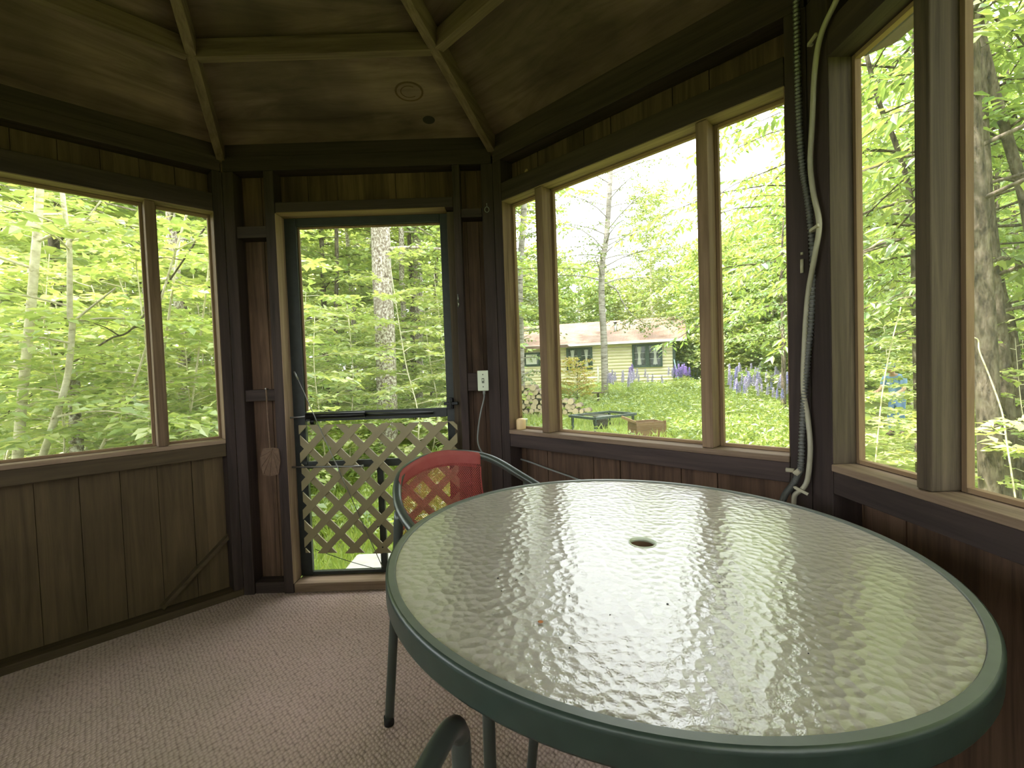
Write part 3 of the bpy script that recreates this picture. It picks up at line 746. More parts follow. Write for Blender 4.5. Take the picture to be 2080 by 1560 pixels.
# ------------------------------------------------------------------ patio chairs
def chair(loc, fdir, label):
    rz = math.atan2(-fdir[0], fdir[1])            # local +y faces forward
    root = thing('patio_chair', label, 'chair', (loc[0], loc[1], 0), rz)
    r = 0.0152
    rail = bez([(0.285, 0.445, 0.60), (0.285, 0.42, 0.632), (0.285, 0.36, 0.648), (0.285, 0.15, 0.662), (0.268, -0.05, 0.718), (0.20, -0.18, 0.788), (0.10, -0.235, 0.818), (0, -0.25, 0.824),
                (-0.10, -0.235, 0.818), (-0.20, -0.18, 0.788), (-0.268, -0.05, 0.718), (-0.285, 0.15, 0.662), (-0.285, 0.36, 0.648), (-0.285, 0.42, 0.632), (-0.285, 0.445, 0.60)], 8)
    b = MB(); b.tube(rail, r, 14, caps=False); b.build('arm_and_back_rail', M['frame_black'], root)
    for s in (-1, 1):
        b = MB(); b.tube(bez([(s * 0.285, 0.4449, 0.6005), (s * 0.2855, 0.4475, 0.56), (s * 0.287, 0.45, 0.45), (s * 0.289, 0.45, 0.25), (s * 0.290, 0.45, 0.008)], 6), r, 14, caps=False)
        lg = b.build('leg', M['frame_black'], root)
        b = MB(); b.lathe([(0.0165, 0), (0.0165, 0.028)], (s * 0.290, 0.45, 0), 12); b.build('foot_cap', M['rubber'], lg)
        b = MB(); b.tube(bez([(s * 0.272, -0.045, 0.705), (s * 0.282, -0.05, 0.55), (s * 0.295, -0.075, 0.3), (s * 0.318, -0.088, 0.008)], 6), r, 14)
        lg = b.build('leg', M['frame_black'], root)
        b = MB(); b.lathe([(0.0165, 0), (0.0165, 0.028)], (s * 0.318, -0.088, 0), 12); b.build('foot_cap', M['rubber'], lg)
        # seat side rails
        b = MB(); b.tube(bez([(s * 0.215, -0.20, 0.60), (s * 0.215, -0.14, 0.45), (s * 0.215, -0.02, 0.405), (s * 0.215, 0.20, 0.425), (s * 0.215, 0.30, 0.41)], 6), 0.011, 12)
        b.build('seat_rail', M['frame_black'], root)
    for y, z in ((0.02, 0.392), (0.27, 0.412)):
        b = MB(); b.tube([(-0.288, y, z), (0.288, y, z)], 0.010, 12); b.build('cross_bar', M['frame_black'], root)
    # sling: wraps over the top rail and runs down into the seat
    nu, prof = 20, []
    VV = []; UV = []; nrow = 0
    ys = [(-0.018, 0.004, 0.75, 0), (-0.020, 0.016, 1.0, 0)]  # unused shape marks
    def rail_at(u):                                 # x across
        x = u * 0.19 + 0.035
        best = min(range(len(rail)), key=lambda i: abs(rail[i].x - x) + (10 if rail[i].y > 0.0 else 0))
        # linear refine on y,z as a function of x
        t = min(1.0, abs(x) / 0.285)
        y = -0.25 + 0.07 * (x / 0.20) ** 2 if abs(x) < 0.2 else -0.18 + (abs(x) - 0.2) * 1.6
        z = 0.824 - 0.036 * (x / 0.20) ** 2 if abs(x) < 0.2 else 0.788 - (abs(x) - 0.2) * 0.9
        return x, y, z
    rows = []
    def row(fn):
        rows.append([fn(-1 + 2 * i / nu) for i in range(nu + 1)])
    row(lambda u: (lambda x, y, z: (x, y - 0.014, z - 0.05))(*rail_at(u)))
    for a in (200, 160, 120, 90, 60, 20, -10):
        row(lambda u, a=a: (lambda x, y, z: (x, y + 0.0165 * cos(radians(a)), z + 0.0165 * sin(radians(a))))(*rail_at(u)))
    def mid(u, t):
        x, y, z = rail_at(u)
        s0 = Vector((x, y + 0.0165, z - 0.01)); s1 = Vector((u * 0.205, -0.155, 0.46)); c = Vector((x, -0.235 + 0.02 * (u * u), 0.60))
        return (s0 * (1 - t) ** 2 + c * 2 * t * (1 - t) + s1 * t * t)
    for t in (0.08, 0.2, 0.35, 0.5, 0.65, 0.8, 0.9, 1.0):
        row(lambda u, t=t: tuple(mid(u, t)))
    for (y, z) in ((-0.11, 0.425), (-0.04, 0.405), (0.08, 0.402), (0.2, 0.418), (0.285, 0.422), (0.305, 0.412), (0.31, 0.395)):
        row(lambda u, y=y, z=z: (u * 0.205, y, z - 0.012 * (1 - u * u)))
    V = [p for r_ in rows for p in r_]; Fs = []
    for j in range(len(rows) - 1):
        for i in range(nu): Fs.append((j * (nu + 1) + i, j * (nu + 1) + i + 1, (j + 1) * (nu + 1) + i + 1, (j + 1) * (nu + 1) + i))
    b = MB(); b.add(V, Fs, True)
    me = b.mesh('sling', M['sling'])
    uvl = me.uv_layers.new(name='UVMap'); acc = [0.0]
    for j in range(1, len(rows)): acc.append(acc[-1] + (Vector(rows[j][nu // 2]) - Vector(rows[j - 1][nu // 2])).length)
    for lp in me.loops:
        j, i = divmod(lp.vertex_index, nu + 1); uvl.data[lp.index].uv = (i / nu * 0.40 * 2.2, acc[j] * 2.2)
    o = link('sling', me, root); o['label'] = 'faded red woven mesh'
    sm = o.modifiers.new('solid', 'SOLIDIFY'); sm.thickness = 0.0015
    for e in (0, nu):
        b = MB(); b.tube([Vector(rows[j][e]) for j in range(8, len(rows))], 0.0028, 6); b.build('seam', M['sling'], o)
    return root
chair((-0.13, 1.60), (0.62, -0.785), 'red mesh patio chair between the screen door and the glass table')
chair((0.077, 0.176), (0.24, 0.97), 'patio chair whose dark tube arm rises at the bottom edge before the table')

# ------------------------------------------------------------------ wall fittings
def wire_on_corner(pts, off):
    out = []
    for px, py in pts:
        k = 1 if px < 1643 else 2
        p = wall_px(k, px, py, -off)
        out.append(p)
    return out
sw = thing('light_switch', 'ivory switch box on the post right of the door', 'switch', wall_px(0, 981.5, 773, 0.0))
sw.location = wall_pt(0, 0.613, 0, 1.098)
b = MB(); b.box(-0.024, 0.024, -0.012, 0.009, -0.046, 0.046); b.build('box', M['switch'], sw, bevel=0.003)
b = MB(); b.box(-0.0285, 0.0285, -0.020, -0.0125, -0.053, 0.053); pl = b.build('cover_plate', M['switch'], sw, bevel=0.003)
b = MB(); b.box(-0.0065, 0.0065, -0.0215, -0.0195, -0.013, 0.013); b.build('slot', M['switch_dark'], pl)
b = MB(); b.box(-0.004, 0.004, -0.031, -0.0205, -0.001, 0.008); b.build('toggle', M['switch'], pl, bevel=0.001)
for z in (-0.032, 0.032):
    b = MB(); b.tube([(0, -0.0195, z), (0, -0.0222, z)], 0.0035, 10); b.build('screw', M['switch_dark'], pl)
b = MB(); b.tube([(0.003, -0.003, -0.054), (0.003, -0.003, -0.072)], 0.007, 10); b.build('connector', M['cable_grey'], sw)
pts = [wall_pt(0, 0.616, -0.003, 1.03)] + [wall_px(0, *p, 0.02) for p in ((983, 810), (976, 840), (971, 875), (971, 900), (979, 918), (990, 926), (999, 928))]
b = MB(); b.tube(bez(pts, 8), 0.0042, 8); tag(b.build('cable', M['cable_grey']), 'thin grey cable hanging in a bow below the ivory switch', 'cable')
pts = [wall_px(1, *p, 0.078) for p in ((1034, 929), (1050, 931), (1072, 937), (1110, 951), (1150, 965), (1200, 983), (1260, 1004), (1330, 1030))]
b = MB(); b.tube(bez(pts, 6), 0.0045, 8); tag(b.build('cable', M['cable_grey']), 'grey cable running along the boards under the wide window', 'cable')

# cream cable and armoured conduit on the corner post
cpts = [(1702, -6), (1668, 70), (1655, 145), (1650, 250), (1646, 330), (1652, 390), (1664, 455), (1655, 520), (1641, 600), (1634, 700), (1632, 790), (1641, 850), (1646, 910), (1641, 970), (1631, 992), (1615, 1005), (1612, 1024)]
P = [wall_px(2 if p[0] > 1643 else 1, p[0], p[1], -0.016) for p in cpts]
cab = thing('cream_cable', 'cream cable stapled down the corner post between the two right windows', 'cable', P[0])
b = MB(); b.tube([p - P[0] for p in bez(P, 8)], 0.0075, 10); b.build('sheath', M['cable_cream'], cab)
for i, (px, py) in enumerate(((1659, 80), (1663, 463), (1630, 995))):
    k = 2 if px > 1643 else 1
    p = wall_px(k, px, py, -0.012); t = wall_pt(k, 1, 0, 0) - wall_pt(k, 0, 0, 0); n = wall_pt(k, 0, -1, 0) - wall_pt(k, 0, 0, 0)
    dv = (t * 0.018 + Vector((0, 0, -0.008 if py > 900 else 0.003)))
    b = MB(); b.beam(p - dv + n * 0.013, p + dv + n * 0.013, 0.009, 0.006, n); b.beam(p - dv, p - dv + n * 0.014, 0.008, 0.006); 
    st = b.build('staple', M['strap'], cab); st.location = -P[0]
kpts = [(1617, -6), (1619, 90), (1621, 180), (1624, 260), (1630, 340), (1640, 400), (1648, 470), (1652, 560), (1648, 650), (1640, 730), (1634, 800), (1630, 870), (1627, 945), (1622, 962), (1610, 985), (1596, 1003), (1588, 1022)]
P2 = [wall_px(1, p[0], p[1], -0.014) for p in kpts]
con = thing('armoured_conduit', 'grey ribbed flexible conduit running down beside the cream cable', 'conduit', P2[0])
path = bez(P2, 44); rr = [0.0088 + 0.0016 * (1 if (i % 4) < 2 else -1) for i in range(len(path))]
b = MB(); b.tube([p - P2[0] for p in path], rr, 10); b.build('sheath', M['conduit'], con)
p = wall_px(1, 1622, 957, -0.012); t = wall_pt(1, 1, 0, 0) - wall_pt(1, 0, 0, 0)
b = MB(); b.tube([p - t * 0.008 + Vector((0, 0, 0.003)), p + t * 0.004 + Vector((0, 0, -0.008))], 0.014, 12); b.tube([p - t * 0.035, p - t * 0.012], 0.007, 10); st = b.build('clamp', M['strap'], con); st.location = -P2[0]
b = MB(); hk = wall_px(1, 1629, 540, -0.004); b.tube([hk + Vector((0, 0, 0.02)), hk, hk + Vector((0, 0, -0.022))], 0.005, 8); b.tube([hk + Vector((0, 0, 0.042)), hk + Vector((0, 0, 0.034))], 0.004, 8)
tag(b.build('cable_staple', M['strap']), 'pale empty cable staple on the dark post left of the conduit', 'staple')

# candle on the sill
cd = thing('candle', 'short cream pillar candle on the sill of the wide window', 'candle', wall_pt(1, -0.598, 0.045, 0.84), 0.3)
b = MB(); b.lathe([(0.0005, 0.0), (0.0235, 0.0), (0.0245, 0.003), (0.0245, 0.045), (0.022, 0.052), (0.011, 0.056), (0.0005, 0.057)], n=24); b.build('wax_body', M['wax'], cd)
b = MB(); b.tube(bez([(0, 0, 0.056), (0.002, 0, 0.064), (0.0055, 0, 0.071)], 4), 0.0016, 6); b.build('wick', M['wick'], cd)

# swatter hanging left of the door
s0 = wall_px(0, 540, 795, -0.006)
fs = thing('fly_swatter', 'tan fly swatter hanging from the block left of the door', 'fly swatter', s0)
b = MB(); b.tube(bez([(0.002, 0, 0.02), (0.003, 0, -0.10), (0.006, 0, -0.27), (0.008, 0, -0.33)], 6), [0.004] * 18 + [0.003], 8); b.build('handle', M['swat'], fs)
hd = MB(); out = [(-0.028, 0.070), (0.024, 0.074), (0.052, 0.066), (0.058, 0.0), (0.046, -0.070), (0.0, -0.078), (-0.034, -0.070), (-0.046, -0.03), (-0.046, 0.03)]
n_ = len(out); cz = -0.37
hd.add([(x, -0.003, cz + z) for x, z in out] + [(x, 0.002, cz + z) for x, z in out], [tuple(range(n_))[::-1], tuple(range(n_, 2 * n_))] + [(i, (i + 1) % n_, n_ + (i + 1) % n_, n_ + i) for i in range(n_)])
hdo = hd.build('head', M['swat'], fs)
b = MB()
for i in range(9):
    x, z = out[i]; b.tube([(0.02, -0.004, cz + 0.06), (x * 0.93, -0.004, cz + z * 0.93)], 0.0013, 5)
b.build('rib', M['swat'], hdo)
b = MB(); b.tube([(0.002, 0.02, 0.012), (0.002, -0.006, 0.014)], 0.003, 8); b.build('nail', M['steel'], fs)

# small hooks
h0 = wall_px(0, 989, 425, -0.006)
b = MB(); b.tube([h0 + Vector((0, 0.012, 0.028)), h0 + Vector((0, -0.004, 0.028))], 0.002, 8)
b.tube([h0 + Vector((0, 0, 0.028)), h0 + Vector((0.001, 0, 0.012))], 0.0014, 6)
b.tube([h0 + Vector((0.011 * cos(t * pi / 8), 0, -0.002 + 0.014 * sin(t * pi / 8))) for t in range(17)], 0.0019, 8)
tag(b.build('ring_hook', M['steel']), 'small silver ring hook hanging high on the corner post right of door', 'hook')
h1 = wall_px(0, 931, 610, -0.004)
b = MB(); b.tube([h1 + Vector((0, 0.01, 0.03)), h1 + Vector((0, -0.008, 0.03)), h1 + Vector((0, -0.008, -0.012))], 0.0026, 8); b.tube([h1 + Vector((0, -0.008, -0.006)), h1 + Vector((0.002, -0.014, -0.022)), h1 + Vector((0.0, -0.006, -0.036))], 0.0038, 8)
tag(b.build('latch_hook', M['steel']), 'small bright metal latch hook on the stud right of the door', 'hook')
h2 = wall_px(7, 470, 595, -0.003)
b = MB(); b.beam(h2 + Vector((0, 0, 0.014)), h2 - Vector((0, 0, 0.008)), 0.006, 0.006, (0, 1, 0)); b.tube([h2 - Vector((0, 0.004, 0.022)), h2 - Vector((0, 0.004, 0.014))], 0.003, 6)
tag(b.build('nail_tab', M['steel']), 'tiny grey metal tab nailed on the post left of the door', 'tab')

# ------------------------------------------------------------------ outside: step
st = MB(); st.box(-1.09, 0.15, 2.60, 3.12, -0.42, -0.075); st.box(-0.95, 0.25, 3.14, 3.55, -0.42, -0.20)
tag(st.build('doorstep', M['step'], bevel=0.02), 'sunlit pale stone step outside the screen door', 'step')


# ------------------------------------------------------------------ plants
UP = np.array([0, 0, 1.0])
def unit(a): return a / np.maximum(np.linalg.norm(a, axis=-1, keepdims=True), 1e-9)

class Leaves:
    def __init__(s): s.V = []; s.F = []; s.n = 0
    def add(s, P, D, Nn, L, W, droop=0.0, fold=0.14):
        k = len(P)
        if k == 0: return
        D = unit(D); Nn = unit(Nn - D * (Nn * D).sum(-1, keepdims=True)); S = np.cross(D, Nn)
        L = np.broadcast_to(L, (k,))[:, None]; W = np.broadcast_to(W, (k,))[:, None]
        mid = P + D * L * 0.45
        a = mid + S * W * 0.5 + Nn * W * fold; c = mid - S * W * 0.5 + Nn * W * fold
        tip = P + D * L - UP * L * droop
        V = np.stack([P, a, tip, c], 1).reshape(-1, 3)
        idx = np.arange(k)[:, None] * 4 + np.arange(4)[None] + s.n
        s.V.append(V); s.F.append(idx); s.n += 4 * k
    def mesh(s, name, mat):
        return npmesh(name, np.concatenate(s.V), np.concatenate(s.F), mat)

def twig_leaves(lv, a, d, ln, spacing, L, W, g, flat=0.35, droop=0.0, side=None):
    """leaves set along both sides of one twig"""
    k = max(2, int(ln / spacing))
    t = (np.arange(k) + g.uniform(0.2, 0.8, k)) / k
    P = a[None] + d[None] * (t * ln)[:, None] - UP[None] * (0.25 * droop * ln * t * t)[:, None]
    sd = np.cross(d, UP); sd = sd / max(1e-6, np.linalg.norm(sd))
    for sg in (-1, 1):
        D = d[None] * 0.55 + sd[None] * sg * 0.8 + g.normal(0, 0.22, (k, 3)) - UP[None] * droop
        Nn = UP[None] + g.normal(0, flat, (k, 3))
        sc = g.uniform(0.65, 1.15, k)
        lv.add(P + g.normal(0, 0.006, (k, 3)), D, Nn, L * sc, W * sc, droop * 0.25)

def grow(path, r0, r1, nb, h0, h1, blen, g, nt=12, tl=0.45, spacing=0.09, L=0.12, W=0.065, rise=0.25, sag=0.25, flat=0.35, droop=0.1, az=None, brad=0.25, shape=None, wood_mb=None, leaves=None, tube_n=8, vj=0.0):
    """trunk along path, branches between fractions h0..h1 of its length, leafy twigs on the branches"""
    mb = wood_mb or MB(); lv = leaves or Leaves()
    pts = bez(path, 6); m = len(pts)
    mb.tube(pts, [r0 + (r1 - r0) * (i / (m - 1)) ** 0.9 for i in range(m)], tube_n)
    for i in range(nb):
        f = h0 + (h1 - h0) * (i + g.random()) / nb
        q = min(m - 1.001, f * (m - 1)); j = int(q); p = pts[j].lerp(pts[j + 1], q - j)
        a = (i * 2.399 + g.uniform(-0.5, 0.5)) if az is None else g.uniform(*az)
        bl = blen * g.uniform(0.65, 1.1) * (shape(f) if shape else 1.0)
        rs = rise + g.uniform(-0.15, 0.15)
        d = np.array([cos(a), sin(a), 0.0]); sdv = np.array([-sin(a), cos(a), 0.0]); bend = g.uniform(-0.3, 0.3)
        B = np.array(p)
        fn = lambda t: B + d * (bl * t) + sdv * (bl * bend * t * t) + UP * (bl * (rs * t - sag * t * t))
        rb = (r0 + (r1 - r0) * f) * brad + 0.003
        mb.tube([Vector(fn(t)) for t in (0, 0.25, 0.5, 0.75, 1.0)], [rb, rb * 0.8, rb * 0.6, rb * 0.4, 0.0015], 5, caps=False)
        for k in range(nt):
            t = 0.18 + 0.82 * (k + g.random()) / nt
            A = fn(t); tan = fn(min(1, t + 0.05)) - fn(t - 0.05); tan = tan / np.linalg.norm(tan)
            sg = 1 if k % 2 else -1
            td = tan * 0.7 + sg * 0.75 * np.cross(tan, UP) + UP * (g.uniform(-0.15, 0.2) + g.uniform(-vj, vj)); td = td / np.linalg.norm(td)
            ll = tl * g.uniform(0.6, 1.1) * (1.15 - 0.5 * t)
            mb.tube([Vector(A), Vector(A + td * ll * 0.9 - UP * 0.2 * droop * ll)], [max(0.0015, rb * 0.25), 0.001], 3, caps=False)
            twig_leaves(lv, A, td, ll, spacing, L, W, g, flat, droop)
        twig_leaves(lv, fn(0.9), d, tl * 0.7, spacing, L, W, g, flat, droop)
    return mb, lv

def plant_meshes(name, mats, args, kw):
    mb, lv = grow(*args, **kw)
    return mb.mesh('trunk', mats[0]), lv.mesh('crown', mats[1])

def place(name, meshes, loc, rz, sc, label, cat, group=None, parts=('trunk', 'crown')):
    r = thing(name, label, cat, loc, rz, group)
    r.scale = (sc, sc, sc)
    for me, pn in zip(meshes, parts): link(pn, me, r)
    return r

def tall(H, lean=0.3, g=None):
    return [(0, 0, -0.1), (lean * 0.2, 0, H * 0.3), (lean * 0.5, lean * 0.2, H * 0.65), (lean, lean * 0.1, H)]

shp = lambda f: 0.55 + 1.1 * math.sin(pi * min(1, max(0, f)) * 0.9)
G = np.random.default_rng
FOREST = [plant_meshes('f', (M['bark_dark' if i != 1 else 'bark_aspen'], M['leaf_wood']),
          (tall(12.0 + i, 0.8 * (i - 1.5)), 0.095, 0.02, 44, 0.06, 0.98, 2.1, G(100 + i)), dict(nt=17, tl=0.72, spacing=0.105, L=0.19, W=0.115, shape=shp, flat=0.4)) for i in range(4)]
SHRUB = [plant_meshes('s', (M['bark_pale'], M['leaf_near']),
         ([(0, 0, -0.05), (0.1, 0.05, 0.7), (0.15 - 0.1 * i, 0.1, 1.5), (0.3 - 0.2 * i, 0.05, 2.2 + 0.2 * i)], 0.012, 0.004, 22, 0.06, 1.0, 0.8, G(200 + i)), dict(nt=9, tl=0.34, spacing=0.062, L=0.105, W=0.062, flat=0.3, rise=0.35, sag=0.3, brad=0.4)) for i in range(4)]
LOW = [plant_meshes('l', (M['bark_dark'], M['leaf_near']),
       ([(0, 0, -0.05), (0.03, 0.02, 0.3), (0.05, 0.0, 0.62)], 0.008, 0.003, 12, 0.1, 1.0, 0.45, G(230 + i)), dict(nt=6, tl=0.26, spacing=0.055, L=0.10, W=0.055, flat=0.35, rise=0.3, brad=0.4)) for i in range(2)]
LINE = [plant_meshes('t', (M['bark_pale'], M['leaf_yard']),
        (tall(7.5 + 1.2 * i, 0.4), 0.12, 0.02, 70, 0.02, 1.0, 1.8, G(300 + i)), dict(nt=16, tl=0.85, spacing=0.15, L=0.25, W=0.18, shape=shp, flat=1.0, vj=1.0)) for i in range(3)]
ASH = [plant_meshes('a', (M['bark_dark'], M['leaf_ash']),
       (tall(7.0 + i, 0.5), 0.10, 0.02, 26 + 2 * i, 0.34, 1.0, 2.1, G(400 + i)), dict(nt=16, tl=0.6, spacing=0.085, L=0.155, W=0.062, shape=shp, flat=0.35, rise=0.3, sag=0.45, droop=0.38)) for i in range(3)]

def gp(x, y): return (x, y, ground_z(x, y))
def polar(u, y): return (u * y, y)            # u = sideways slope of the sight line

# --- woods beyond the left window
grp = {
 'L': ('broad leafed woodland tree in the woods beyond the left window', 'woodland trees beyond the left window'),
 'D': ('woodland tree standing in the woods behind the screen door', 'woodland trees behind the screen door'),
 'R': ('leafy woodland tree behind the trunks seen through the window beside the table', 'woodland trees beyond the window by the table')}
def wood_tree(u, y, key, i, sc=None, meshes=None):
    x, y = polar(u, y)
    place('woodland_tree', (meshes or FOREST[i % 4]), gp(x, y), rng.uniform(0, 6.28), sc or rng.uniform(0.8, 1.15), grp[key][0], 'tree', grp[key][1])
for i, (u, y) in enumerate([(-0.62, 9.5), (-0.78, 8.0), (-0.98, 7.4), (-1.2, 6.6), (-0.70, 12.5), (-0.9, 11.5), (-1.12, 10.5), (-1.4, 9), (-0.6, 16), (-0.75, 17), (-0.95, 16), (-1.2, 14.5), (-0.66, 22), (-0.85, 23), (-1.05, 21), (-1.3, 19)]):
    wood_tree(u, y, 'L', i)
for i, (u, y) in enumerate([(-0.50, 10.0), (-0.40, 11.5), (-0.21, 12.5), (-0.12, 11.0), (-0.33, 14), (-0.05, 15), (-0.46, 15.5), (-0.17, 17), (-0.28, 19), (-0.40, 20), (-0.08, 21), (-0.2, 25), (-0.33, 26), (-0.5, 26)]):
    wood_tree(u, y, 'D', i + 1)
for i, (u, y) in enumerate([(0.90, 12.5), (0.935, 9), (1.06, 8.2), (1.22, 7), (0.74, 15), (0.88, 15.5), (1.0, 13), (1.15, 11.5), (0.9, 20), (1.1, 18)]):
    wood_tree(u, y, 'R', i, meshes=ASH[i % 3] if i < 4 else None)

for i, u in enumerate((-1.28, -1.14, -1.0, -0.88, -0.76, -0.66, -0.54, -0.44, -0.35, -0.26, -0.17, -0.08)):
    wood_tree(u, 27 + 3 * (i % 3), 'L' if u < -0.55 else 'D', i, 1.25, LINE[i % 3])
for i, u in enumerate((0.74, 0.84, 0.95, 1.07, 1.2)): wood_tree(u, 22 + 2 * (i % 2), 'R', i, 1.2, LINE[i % 3])
SG = {'L': ('leafy waist high shrub growing among the saplings outside the left window', 'shrubs outside the left window'),
      'D': ('leafy green shrub in the undergrowth behind the screen door', 'shrubs behind the screen door'),
      'R': ('leafy shrub in the undergrowth under the trunks by the table window', 'shrubs by the table window')}
def shrub(u, y, key, i, sc, low=False):
    if key == 'R' and y < 11 and abs(u - 0.835) < 0.075: return
    x, y = polar(u, y)
    place('woodland_shrub', (LOW[i % 2] if low else SHRUB[i % 4]), gp(x, y), rng.uniform(0, 6.28), sc, SG[key][0], 'shrub', SG[key][1], parts=('stem', 'crown'))
i = 0
for y, us in ((3.3, (-1.28, -1.02, -0.86)), (3.9, (-1.16, -0.94, -0.74)), (4.6, (-1.24, -1.05, -0.84, -0.66)), (5.4, (-1.15, -0.98, -0.78, -0.62)), (6.4, (-1.2, -1.04, -0.9, -0.72, -0.6)), (7.8, (-1.1, -0.95, -0.83, -0.68))):
    for u in us: shrub(u + rng.uniform(-.04, .04), y + rng.uniform(-.25, .25), 'L', i, rng.uniform(0.85, 1.25) * (0.8 if y < 4 else 1.05)); i += 1
for y, us in ((5.6, (-0.50, -0.40)), (6.6, (-0.45, -0.36, -0.22)), (8.4, (-0.44, -0.34, -0.20, -0.13)), (9.6, (-0.40, -0.27, -0.16, -0.06)), (11.5, (-0.36, -0.3, -0.2, -0.1))):
    for u in us: shrub(u + rng.uniform(-.03, .03), y + rng.uniform(-.3, .3), 'D', i, rng.uniform(0.85, 1.2)); i += 1
for y, us in ((4.3, (0.80, 0.97, 1.15)), (5.4, (0.78, 0.92, 1.08)), (6.8, (0.76, 0.9, 1.02, 1.16)), (8.6, (0.74, 0.98, 1.12)), (12.5, (0.74, 0.84, 0.95))):
    for u in us: shrub(u + rng.uniform(-.03, .03), y + rng.uniform(-.2, .2), 'R', i, rng.uniform(0.6, 0.85) if y < 9 else 1.1); i += 1

# --- named trunks and saplings that can be told apart
def px_path(pts, y, ext=None):
    P = [at_depth(px, py, y + (0 if len(q) == 0 else q[0])) for (px, py, *q) in pts]
    return P
def own_tree(name, label, cat, P, r0, r1, mats, g, twiglets=True, extra=(), **kw):
    """P runs from the ground upward"""
    base = Vector((P[0].x, P[0].y, P[0].z))
    L = [p - base for p in P]
    mb, lv = MB(), Leaves()
    if kw.get('nb', 0): grow(L, r0, r1, kw.pop('nb'), kw.pop('h0'), kw.pop('h1'), kw.pop('blen'), g, wood_mb=mb, leaves=lv, tube_n=14, **kw)
    else:
        pts = bez(L, 6); mb.tube(pts, [r0 + (r1 - r0) * i / (len(pts) - 1) for i in range(len(pts))], 14)
    for (pp, ra, rb_) in extra:
        q = bez([p - base for p in pp], 5); mb.tube(q, [ra + (rb_ - ra) * i / (len(q) - 1) for i in range(len(q))], 7)
    r = thing(name, label, cat, base)
    link('trunk', mb.mesh('trunk', mats[0]), r)
    if lv.n: link('crown', lv.mesh('crown', mats[1]), r)
    return r
def ground_first(px, py, y, P):
    g0 = P[0].copy(); 
    # run the stem down to the ground along its own slope
    d = (P[0] - P[1]); d.normalize(); gz = ground_z(P[0].x, P[0].y)
    if d.z > -0.2: d = Vector((0, 0, -1))
    t = (P[0].z - gz + 0.03) / -d.z
    return [P[0] + d * t] + P

def sapling(label, pts, y, r0, r1, seed, name='sapling', mat='bark_pale', leafm='leaf_near', extra=(), **kw):
    P = [at_depth(px, py, y) for px, py in pts]
    P = ground_first(0, 0, y, P)
    d = (P[-1] - P[-2]).normalized(); d = (d + Vector((0, 0, 0.6))).normalized()
    if kw.pop('tip', True): P.append(P[-1] + d * 1.3)
    k = dict(nb=9, h0=0.25, h1=1.0, blen=0.9, nt=7, tl=0.36, spacing=0.06, L=0.10, W=0.06, rise=0.35, sag=0.3, flat=0.3, brad=0.3)
    k.update(kw)
    return own_tree(name, label, 'tree', P, r0, r1, (M[mat], M[leafm]), G(seed), extra=extra, **k)

sapling('pale straight sapling trunk nearest the left edge of the left window', [(35, 940), (46, 800), (58, 680), (70, 540), (80, 385)], 3.2, 0.032, 0.022, 1)
e1 = [at_depth(*q, 3.0) for q in ((142, 492), (165, 462), (205, 408))]; e2 = [at_depth(*q, 3.0) for q in ((147, 655), (180, 628), (235, 585))]
sapling('crooked pale sapling with two side forks in the middle of the left window', [(82, 940), (108, 862), (136, 770), (147, 662), (142, 640), (141, 500), (133, 445)], 3.0, 0.022, 0.012, 2, extra=[(e1, 0.009, 0.005), (e2, 0.009, 0.005)], blen=0.8)
sapling('thin leaning sapling rising rightward left of the left window mullion', [(196, 930), (225, 870), (255, 800), (282, 752)], 3.4, 0.013, 0.007, 3, blen=0.6, nb=6)
sapling('thin slanting sapling stem just left of the mullion foot', [(291, 915), (304, 870), (316, 826)], 3.6, 0.012, 0.008, 4, blen=0.6, nb=6)
sapling('slim pale sapling in the right pane of the left window', [(372, 905), (379, 860), (392, 805)], 3.8, 0.010, 0.007, 5, blen=0.6, nb=6)
sapling('dark thin stem slanting up across the left window', [(66, 800), (140, 742), (220, 690), (292, 642)], 3.5, 0.009, 0.006, 6, mat='bark_dark', blen=0.5, nb=5)
sapling('grey spotted trunk behind the right pane of the left window', [(372, 850), (370, 720), (354, 520), (345, 420)], 6.2, 0.062, 0.05, 7, name='aspen_tree', mat='bark_aspen', leafm='leaf_wood', blen=1.6, nb=10, h0=0.5, tl=0.5)
# broken snag
P = [at_depth(156, 925, 3.5), at_depth(153, 850, 3.5), at_depth(149, 768, 3.5)]; P = ground_first(0, 0, 0, P)
b0 = P[0]; mb = MB(); pth = bez([p - b0 for p in P], 5); mb.tube(pth, [0.047 + 0.004 * sin(i * 2.3) - 0.012 * i / len(pth) for i in range(len(pth))], 12)
top = pth[-1]
for a in range(5): mb.tube([top + Vector((0.022 * cos(a * 1.25), 0.022 * sin(a * 1.25), -0.03)), top + Vector((0.024 * cos(a * 1.25), 0.024 * sin(a * 1.25), 0.02 + 0.03 * (a % 2)))], [0.014, 0.004], 5)
sn = thing('snag', 'short broken grey white tree snag among the saplings in the left window', 'tree stump', b0); mb.build('trunk', M['bark_aspen'], sn)

